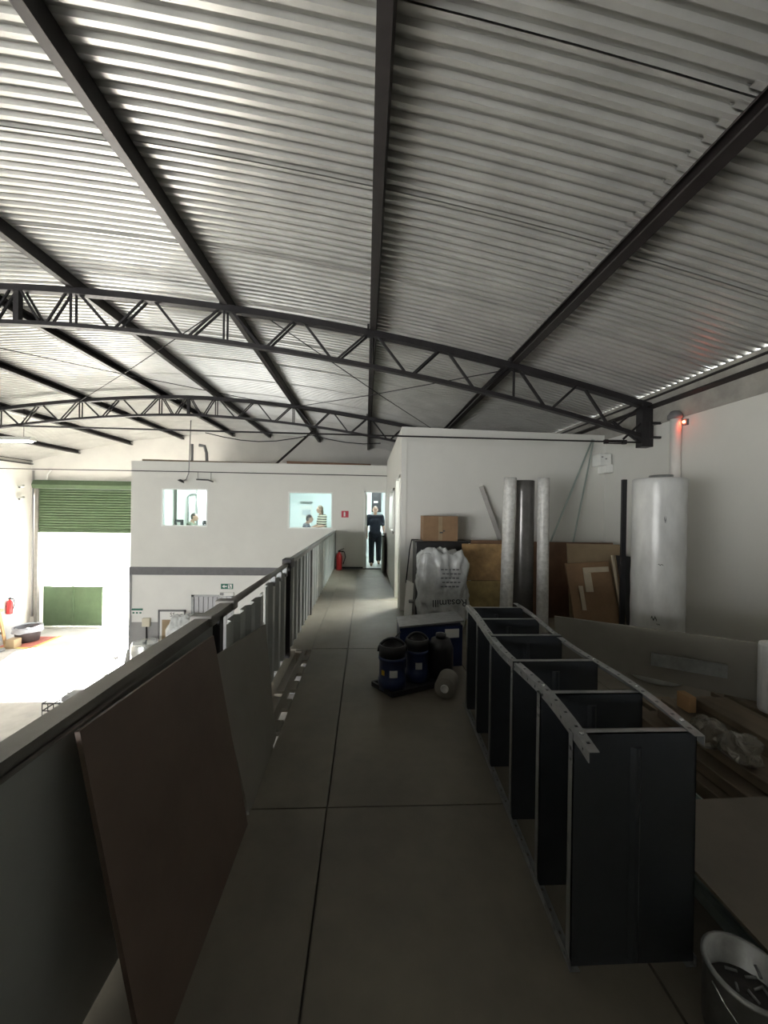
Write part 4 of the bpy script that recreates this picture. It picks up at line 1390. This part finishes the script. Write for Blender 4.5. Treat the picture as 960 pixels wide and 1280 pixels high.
# boards, boxes and panels along the storage room wall
t = thing('black_cabinet', 'black cabinet against the storage room wall with a cardboard box on top', 'cabinet', (1.15, 5.95, 0))
part('body', MB().bbox(0.76, 1.56, 5.75, 6.15, 0, 1.13, 0.008), M_blackp, t)
part('top_board', MB().bbox(0.74, 1.58, 5.72, 6.16, 1.13, 1.15, 0.004), M_black, t)
t = thing('cardboard_box', 'cardboard box with tape standing on the black cabinet', 'box', (1.15, 5.9, 1.15))
part('body', MB().bbox(0.87, 1.40, 5.78, 6.08, 1.15, 1.53, 0.006), M_card, t)
part('tape', B(1.10, 1.16, 5.777, 5.783, 1.16, 1.52), M_card2, t)
part('print', MB().box(1.12, 1.17, 5.773, 5.778, 1.27, 1.29).box(1.17, 1.20, 5.773, 5.778, 1.295, 1.315), M_inkgrey, t)
solo('hooked_rod', MB().tube([(0.60, 5.6, 0.55), (0.66, 5.72, 1.02), (0.70, 5.80, 1.17), (0.80, 5.83, 1.165)], 0.01, 6), M_black, 'thin bent black rod hooked over the black cabinet', 'rod')
t = thing('plywood_panel', 'two-tone stained plywood panel leaning right of the plastic sack', 'panel', (1.65, 5.6, 0))
mbp = MB().prism([(1.42, 5.46, 0.62), (2.05, 5.46, 0.62), (2.05, 5.6, 1.13), (1.42, 5.6, 1.13)], (0, 0.02, -0.008))
part('upper_board', mbp, M_ply, t)
part('lower_board', MB().prism([(1.44, 5.36, 0.004), (2.03, 5.36, 0.004), (2.03, 5.455, 0.61), (1.44, 5.455, 0.61)], (0, 0.02, -0.004)), M_foam, t)
solo('dark_board', MB().prism([(1.60, 5.66, 0.004), (2.2, 5.66, 0.004), (2.2, 5.78, 1.17), (1.60, 5.78, 1.17)], (0, 0.015, 0)), M_hard, 'dark brown board leaning behind the stained plywood', 'board')

sk = thing('plastic_sack', 'bulky clear plastic sack printed upside down standing before the black cabinet', 'sack', (1.06, 5.15, 0))
mb = lump(1.06, 5.15, 0.0, 0.33, 0.18, 1.08, 0.02, 11, 110, 80, 5.0)
for v in mb.v:
    k = v.z / 1.08
    v.x += -0.03 * k
    v.z += 0.05 * max(0, (1.0 - v.x)) * k if k > 0.8 else 0
ridged(mb, 0.085, 4.5, 8, 0.45)
part('film', mb, M_plastic, sk)
part('gathered_top', crumple(MB().sphere((0.86, 5.1, 1.05), 0.10, 0.08, 0.07, 18, 12), 0.03, 5), M_plastic, sk)
up = Matrix.Rotation(PI, 3, 'Y') @ face_minus_y()
text_part('lettering', 'Rosamill', 0.135, (1.10, 4.928, 0.42), Matrix.Rotation(-0.03, 3, 'Y') @ up, M_inkgrey, sk)
for k, (tx, wz) in enumerate((('Indústria', 0.85), ('de moveis', 0.80))):
    pass
pr = MB()
for k in range(5):
    z = 0.62 + k * 0.055
    x = 0.98 + 0.02 * (k % 2)
    for j in range(5):
        pr.box(x + j * 0.05, x + j * 0.05 + 0.036, 4.926, 4.930, z, z + 0.018)
part('fine_print', pr, mat('print_grey', (0.2, 0.21, 0.22), 0.5, 0, 0), sk, kind='stuff')

t = thing('white_panel', 'small white panel leaning beside the storage room corner', 'panel', (0.6, 5.3, 0))
part('board', MB().prism([(0.50, 5.02, 0.004), (0.60, 4.98, 0.004), (0.70, 5.48, 0.56), (0.60, 5.55, 0.60)], (0.004, 0.03, -0.002)), M_frame, t)
part('latch', MB().obox((0.64, 5.26, 0.36), (0.035, 0, 0), (0, 0.012, 0.012), (0, -0.006, 0.01)), M_grey, t)
solo('leaning_sheet', MB().prism([(0.66, 5.0, 0.004), (0.665, 5.0, 0.004), (0.735, 5.6, 0.60), (0.73, 5.6, 0.60)], (0.006, 0.05, 0)), M_gboard, 'thin grey panel edge-on beside the small white panel', 'panel')
# leaning strips
solo('grey_strip', MB().bar((2.56, 5.98, 0.01), (1.87, 6.20, 2.02), 0.02, 0.07), M_rail, 'grey metal strip leaning on the wall behind the white tube', 'strip')
for k, (a, b, w) in enumerate([((3.02, 6.12, 1.17), (3.84, 6.39, 2.86), 0.03), ((3.39, 6.12, 1.17), (3.86, 6.38, 2.86), 0.035)]):
    a = Vector(a)
    b = Vector(b)
    a2 = b + (a - b) * ((b.z - 0.01) / (b.z - a.z))
    solo('aluminium_strip', MB().bar(a2, b, 0.008, w), M_profile, ['long aluminium strip leaning at a slant over the hardboard', 'steep aluminium strip meeting the slanting one at its top'][k], 'strip')
solo('hardboard_sheet', MB().prism([(2.36, 5.72, 0.004), (3.92, 5.74, 0.004), (3.92, 5.92, 1.14), (2.36, 5.9, 1.15)], (0, 0.012, 0)), M_hard, 'large reddish hardboard sheet standing right of the white tubes', 'board')
t = thing('flattened_carton', 'flattened cardboard carton with pale tape leaning on the hardboard', 'carton', (3.3, 5.3, 0))
part('panel', MB().prism([(2.93, 5.2, 0.004), (3.58, 5.2, 0.004), (3.58, 5.5, 0.90), (2.93, 5.5, 0.86)], (0, 0.03, 0)), M_card, t)
part('tape', MB().prism([(3.16, 5.44, 0.74), (3.54, 5.44, 0.76), (3.54, 5.455, 0.83), (3.16, 5.455, 0.81)], (0, -0.012, 0)), M_tape, t)
part('tape', MB().prism([(3.16, 5.36, 0.48), (3.27, 5.36, 0.48), (3.27, 5.44, 0.74), (3.16, 5.44, 0.74)], (0, -0.012, 0)), M_tape, t)
part('tape', MB().prism([(3.06, 5.27, 0.24), (3.12, 5.27, 0.24), (3.12, 5.38, 0.56), (3.06, 5.38, 0.56)], (0, -0.012, 0)), M_tape, t)
solo('pale_carton_sheet', MB().prism([(3.05, 5.56, 0.004), (3.90, 5.56, 0.004), (3.88, 5.70, 1.13), (3.05, 5.69, 1.14)], (0, 0.02, 0)), M_card2, 'pale cardboard sheet standing between the taped carton and the hardboard', 'sheet')
solo('thin_batten', MB().bar((3.62, 5.2, 0.004), (3.58, 5.42, 1.0), 0.03, 0.02), M_tape, 'thin pale batten standing at the edge of the taped carton', 'batten')
solo('dark_batten_board', MB().prism([(3.62, 5.1, 0.004), (3.90, 5.1, 0.004), (3.88, 5.4, 0.98), (3.63, 5.4, 1.0)], (0, 0.02, 0)), M_blackp, 'dark narrow board standing between the taped carton and the wrapped roll', 'board')

# pipe, red indicator, white box on the side wall
t = thing('down_pipe', 'white vertical pipe with a dark cap on the side wall', 'pipe', (4.03, 4.85, 0))
part('pipe', MB().tube([(4.03, 4.85, 0), (4.03, 4.85, 2.86)], 0.062, 16), M_frame, t)
part('cap', MB().lathe([(0.001, 2.96), (0.05, 2.95), (0.085, 2.9), (0.085, 2.85), (0.001, 2.85)], 16, (4.02, 4.85, 0)), M_band, t)
t = thing('indicator_lamp', 'tiny glowing red lamp beside the pipe top', 'lamp', (4.06, 4.74, 2.77))
part('holder', MB().bbox(4.06, 4.1, 4.72, 4.78, 2.75, 2.83, 0.006), M_band, t)
part('bulb', MB().sphere((4.05, 4.745, 2.79), 0.016), mat('red_glow', (0.8, 0.05, 0.02), 0.4, 0, 0, emit=(1.0, 0.12, 0.05), estr=55), t)
t = thing('alarm_box', 'small white box fixed under the truss end on the storage wall', 'box', (3.92, 6.3, 2.3))
part('case', MB().bbox(3.86, 4.06, 6.20, 6.43, 2.40, 2.60, 0.012), M_frame, t)
part('lower_case', MB().bbox(3.97, 4.08, 6.18, 6.44, 2.28, 2.42, 0.012), M_frame, t)
for xb_, zb_ in ((3.885, 2.53), (3.95, 2.50)):
    part('button', B(xb_, xb_ + 0.03, 6.195, 6.202, zb_, zb_ + 0.02), M_grey, t)
t = thing('wall_bracket', 'small dark square bracket between truss end and pipe', 'bracket', (4.0, 5.2, 2.7))
part('frame', MB().box(3.95, 4.1, 5.18, 5.21, 2.86, 2.89).box(3.95, 4.1, 5.18, 5.21, 2.66, 2.69).box(3.94, 3.97, 5.18, 5.21, 2.66, 2.89), M_steel, t)

# ------------------------------------------------------------------ blue machines on the floor
t = thing('floor_tray', 'black flat tray on the floor under the blue canisters', 'tray', (0.42, 3.5, 0))
mb = MB().prism([(0.08, 3.49, 0.004), (0.245, 3.27, 0.004), (0.86, 3.55, 0.004), (0.70, 3.80, 0.004)], (0, 0, 0.02))
part('base', mb, M_black, t)
cs = [(0.08, 3.49), (0.245, 3.27), (0.86, 3.55), (0.70, 3.80)]
mb = MB()
for k in range(4):
    a, b = cs[k], cs[(k + 1) % 4]
    mb.bar((*a, 0.03), (*b, 0.03), 0.02, 0.04)
part('rim', mb, M_black, t)


def canister(x, y, r, h, label, lid, s2):
    t = thing('blue_canister', label, 'canister', (x, y, 0.024))
    part('body', MB().lathe([(0.001, 0.024), (r, 0.024), (r, h * 0.25), (r * 0.93, h * 0.27), (r * 0.93, h * 0.62), (r, h * 0.64), (r, h * 0.7), (0.001, h * 0.7)], 26, (x, y, 0)), M_blue, t)
    part('collar', MB().lathe([(0.001, h * 0.7), (r * 0.96, h * 0.7), (r * 0.96, h * 0.92), (r * 0.86, h * 0.93), (r * 0.86, h * 0.8), (0.001, h * 0.8)], 26, (x, y, 0)), M_black, t)
    mb = MB()
    pts = [(x + r * 1.0 * math.cos(a), y + r * 0.3 * math.sin(a) - r * 0.1, h * 0.78 + h * 0.24 * math.sin(PI * k / 10)) for k, a in enumerate([PI - PI * j / 10 for j in range(11)])]
    mb.tube(pts, 0.013, 8)
    part('handle', mb, M_black, t)
    lb = MB()
    a0, a1 = 4.45, 5.05
    vs = []
    for j in range(6):
        an = a0 + (a1 - a0) * j / 5
        for z in (h * 0.34, h * 0.48):
            vs.append((x + (r * 0.94 + 0.002) * math.cos(an), y + (r * 0.94 + 0.002) * math.sin(an), z))
    lb.add(vs, [(2 * j, 2 * j + 2, 2 * j + 3, 2 * j + 1) for j in range(5)])
    part('paper_label', lb, M_signw, t)
    if s2:
        lb = MB()
        vs = []
        for j in range(4):
            an = 3.75 + 0.3 * j / 3
            for z in (h * 0.36, h * 0.46):
                vs.append((x + (r * 0.94 + 0.002) * math.cos(an), y + (r * 0.94 + 0.002) * math.sin(an), z))
        lb.add(vs, [(2 * j, 2 * j + 2, 2 * j + 3, 2 * j + 1) for j in range(3)])
        part('yellow_label', lb, mat('yellow_print', (0.6, 0.4, 0.03), 0.5, 0, 0), t)
    return t


canister(0.255, 3.44, 0.125, 0.44, 'blue canister with black lid and white label at the tray corner', True, True)
canister(0.50, 3.60, 0.11, 0.44, 'narrower blue canister with black lid standing before the blue chest', True, False)
t = thing('black_motor', 'black round motor housing beside the blue canisters', 'motor', (0.66, 3.66, 0.024))
part('housing', MB().lathe([(0.001, 0.024), (0.10, 0.024), (0.12, 0.1), (0.12, 0.3), (0.09, 0.38), (0.001, 0.4)], 20, (0.735, 3.655, 0)), M_black, t)
part('cap', MB().lathe([(0.001, 0.4), (0.05, 0.39), (0.05, 0.43), (0.001, 0.44)], 14, (0.735, 3.655, 0)), M_blackp, t)
t = thing('blue_chest', 'long blue metal chest with pale lid behind the canisters', 'chest', (0.75, 4.1, 0))
part('body', MB().prism([(0.36, 3.86, 0), (1.02, 3.95, 0), (1.02, 4.30, 0), (0.36, 4.2, 0)], (0, 0, 0.42)), M_blue, t)
part('lid', MB().prism([(0.35, 3.84, 0.42), (1.03, 3.93, 0.46), (1.03, 4.31, 0.46), (0.35, 4.21, 0.42)], (0, 0, 0.018)), M_upright, t)
part('sticker', MB().prism([(0.83, 3.917, 0.30), (0.98, 3.938, 0.30), (0.98, 3.938, 0.39), (0.83, 3.917, 0.39)], (0, -0.006, 0)), M_signw, t)
solo('power_cable', MB().tube([(0.36, 3.80, 0.40), (0.31, 3.72, 0.38), (0.30, 3.64, 0.28), (0.33, 3.58, 0.1), (0.36, 3.62, 0.02)], 0.008, 6), M_black, 'black cable looping down the end of the blue chest', 'cable')
t = thing('film_roll', 'grey roll of film lying on the floor beside the shelving', 'roll', (0.73, 3.36, 0))
c0 = Vector((0.69, 3.24, 0.092))
ax = Vector((0.35, 0.9, 0)).normalized()
part('film', MB().lathe([(0.035, 0), (0.085, 0), (0.09, 0.01), (0.09, 0.21), (0.085, 0.22), (0.035, 0.22)], 24, c0, ax), M_gboard, t)
part('core', MB().lathe([(0.035, -0.01), (0.035, 0.23), (0.026, 0.23), (0.026, -0.01), (0.035, -0.01)], 18, c0, ax), M_signw, t)

# ------------------------------------------------------------------ clutter on the right: profiles, timber, panels
rnd = random.Random(4)
for k, (x, z, w, y0, y1) in enumerate([(1.40, 0.0, 0.07, 0.75, 3.0), (1.49, 0.0, 0.08, 0.9, 2.9), (1.58, 0.0, 0.07, 1.0, 2.95),
                                       (1.67, 0.0, 0.08, 0.85, 3.05), (1.76, 0.0, 0.07, 1.1, 2.9), (1.47, 0.055, 0.08, 1.0, 2.85), (1.60, 0.055, 0.075, 0.9, 2.7),
                                       (1.72, 0.055, 0.07, 1.0, 3.0)]):
    mb = MB()
    h = 0.05
    poly = [(x, y0, z + 0.002), (x + w, y0, z + 0.002), (x + w, y0, z + h), (x + w - 0.006, y0, z + h), (x + w - 0.006, y0, z + 0.01), (x + 0.006, y0, z + 0.01), (x + 0.006, y0, z + h), (x, y0, z + h)]
    mb.prism(poly, (rnd.uniform(-0.01, 0.01), y1 - y0, 0))
    solo('metal_profile', mb, M_profile if k not in (2, 5) else M_lower, ['%s pale metal channel on the floor counting from the shelving' % ORD[k + 1] if k < 5 else 'pale metal channel lying on top of the floor channels, %s from the shelving' % ORD[k - 4]][0], 'profile', 'metal profiles behind the shelving')
zz = [0.0] * 8
for k, (x, z, w, h, y0, y1, m_) in enumerate([
        (1.92, 0.0, 0.30, 0.08, 0.6, 3.0, M_wood), (2.26, 0.0, 0.28, 0.09, 0.5, 3.1, M_wood), (2.58, 0.0, 0.3, 0.08, 0.6, 3.0, M_wood),
        (1.98, 0.085, 0.26, 0.07, 0.8, 2.75, M_wood), (2.30, 0.095, 0.26, 0.08, 0.7, 2.9, M_wood), (2.62, 0.085, 0.26, 0.08, 0.7, 2.85, M_wood),
        (2.08, 0.165, 0.22, 0.06, 0.9, 2.65, M_wood), (2.36, 0.18, 0.24, 0.07, 0.8, 2.72, M_wood), (2.66, 0.17, 0.22, 0.08, 0.8, 2.8, M_wood),
        (2.22, 0.245, 0.055, 0.11, 2.52, 2.60, M_woodo), (2.34, 0.255, 0.25, 0.05, 0.9, 2.6, M_wood), (2.62, 0.255, 0.26, 0.06, 0.9, 2.7, M_wood)]):
    solo('timber_plank', MB().bbox(x, x + w, y0, y1 + rnd.uniform(-0.04, 0.04), z + 0.001, z + h, 0.006), m_,
         'small bright timber block on top of the dark plank pile' if k == 9 else 'dark old timber plank, %s of the %s layer counting from the metal channels' % (ORD[(k if k < 9 else k - 1) % 3 + 1 if k < 9 else k - 9], ['bottom', 'second', 'third', 'top'][k // 3]), 'plank', None if k == 9 else 'planks of the timber pile')
t = thing('plastic_bundle', 'small shiny clear plastic bundle on the timber pile', 'bundle', (2.07, 2.1, 0.228))
part('film', ridged(lump(2.06, 2.20, 0.228, 0.08, 0.09, 0.17, 0.012, 21, 40, 28, 2.4), 0.03, 9, 22), M_clear, t)
part('film', ridged(lump(2.10, 2.03, 0.228, 0.09, 0.09, 0.16, 0.012, 23, 40, 28, 2.4), 0.03, 9, 24), M_clear, t)
solo('wooden_crate', MB().bbox(1.50, 1.78, 3.10, 3.40, 0, 0.398, 0.006), M_wood, 'dark wooden crate under the left end of the long grey plank', 'crate')
mb = MB()
a, b = Vector((1.60, 3.14, 0.399)), Vector((2.74, 2.50, 0.32))
mb.prism([a, b, b + Vector((0, 0.02, 0.40)), a + Vector((0, 0.03, 0.33))], Vector((0.012, 0.022, 0)))
solo('long_grey_plank', mb, M_gboard, 'long grey plank on edge in front of the wrapped roll', 'plank')
solo('short_grey_bar', MB().obox((2.33, 2.66, 0.52), (0.19, -0.106, -0.004), (0.006, 0.012, 0), (0, 0, 0.045)), M_upright, 'short pale bar fixed along the long grey plank', 'bar')
t = thing('foam_slab', 'grey rounded slab standing on the timber at the end of the long plank', 'slab', (2.75, 2.4, 0.3))
part('slab', MB().bbox(2.58, 3.0, 2.34, 2.42, 0.32, 0.79, 0.03), M_wrap, t)
solo('floor_board', MB().prism([(1.31, 0.4, 0.19), (3.2, 0.4, 0.34), (3.2, 1.66, 0.34), (1.31, 1.80, 0.19)], (0, 0, 0.014)), mat('dull_board', (0.16, 0.138, 0.108), 0.6, 0, 0.2, 2.5), 'wide dull board lying over the metal profiles beside the paint can', 'board')
t = thing('paint_can', 'open metal paint can on the floor beside the shelving end', 'can', (1.19, 1.12, 0))
part('can', MB().lathe([(0.001, 0.0), (0.108, 0.0), (0.108, 0.19), (0.114, 0.195), (0.114, 0.205), (0.10, 0.205), (0.10, 0.02), (0.001, 0.02)], 28, (1.19, 1.12, 0)), M_upright, t)
part('shade_fill', crumple(MB().lathe([(0.001, 0.13), (0.05, 0.14), (0.099, 0.12)], 20, (1.19, 1.12, 0)), 0.012, 6), mat('can_shade', (0.09, 0.085, 0.08), 0.7, 0, 0.2, 20), t)  # dark fill colour stands for the shade inside the can
for k in range(9):
    a_ = k * 2.4
    r_k = 0.02 + 0.007 * k
    p0 = Vector((1.19 + r_k * math.cos(a_), 1.12 + r_k * math.sin(a_), 0.146))
    part('loose_screw', MB().tube([p0, p0 + Vector((0.03 * math.cos(a_ * 1.7), 0.03 * math.sin(a_ * 1.7), 0.008))], 0.004, 6), M_upright, t)
part('handle', MB().tube([(1.19 + 0.114 * math.cos(a_), 1.12 + 0.118 * math.sin(a_), 0.18 - 0.09 * math.sin(PI * k / 10)) for k, a_ in enumerate([PI + PI * j / 10 for j in range(11)])], 0.003, 6), M_alu, t)
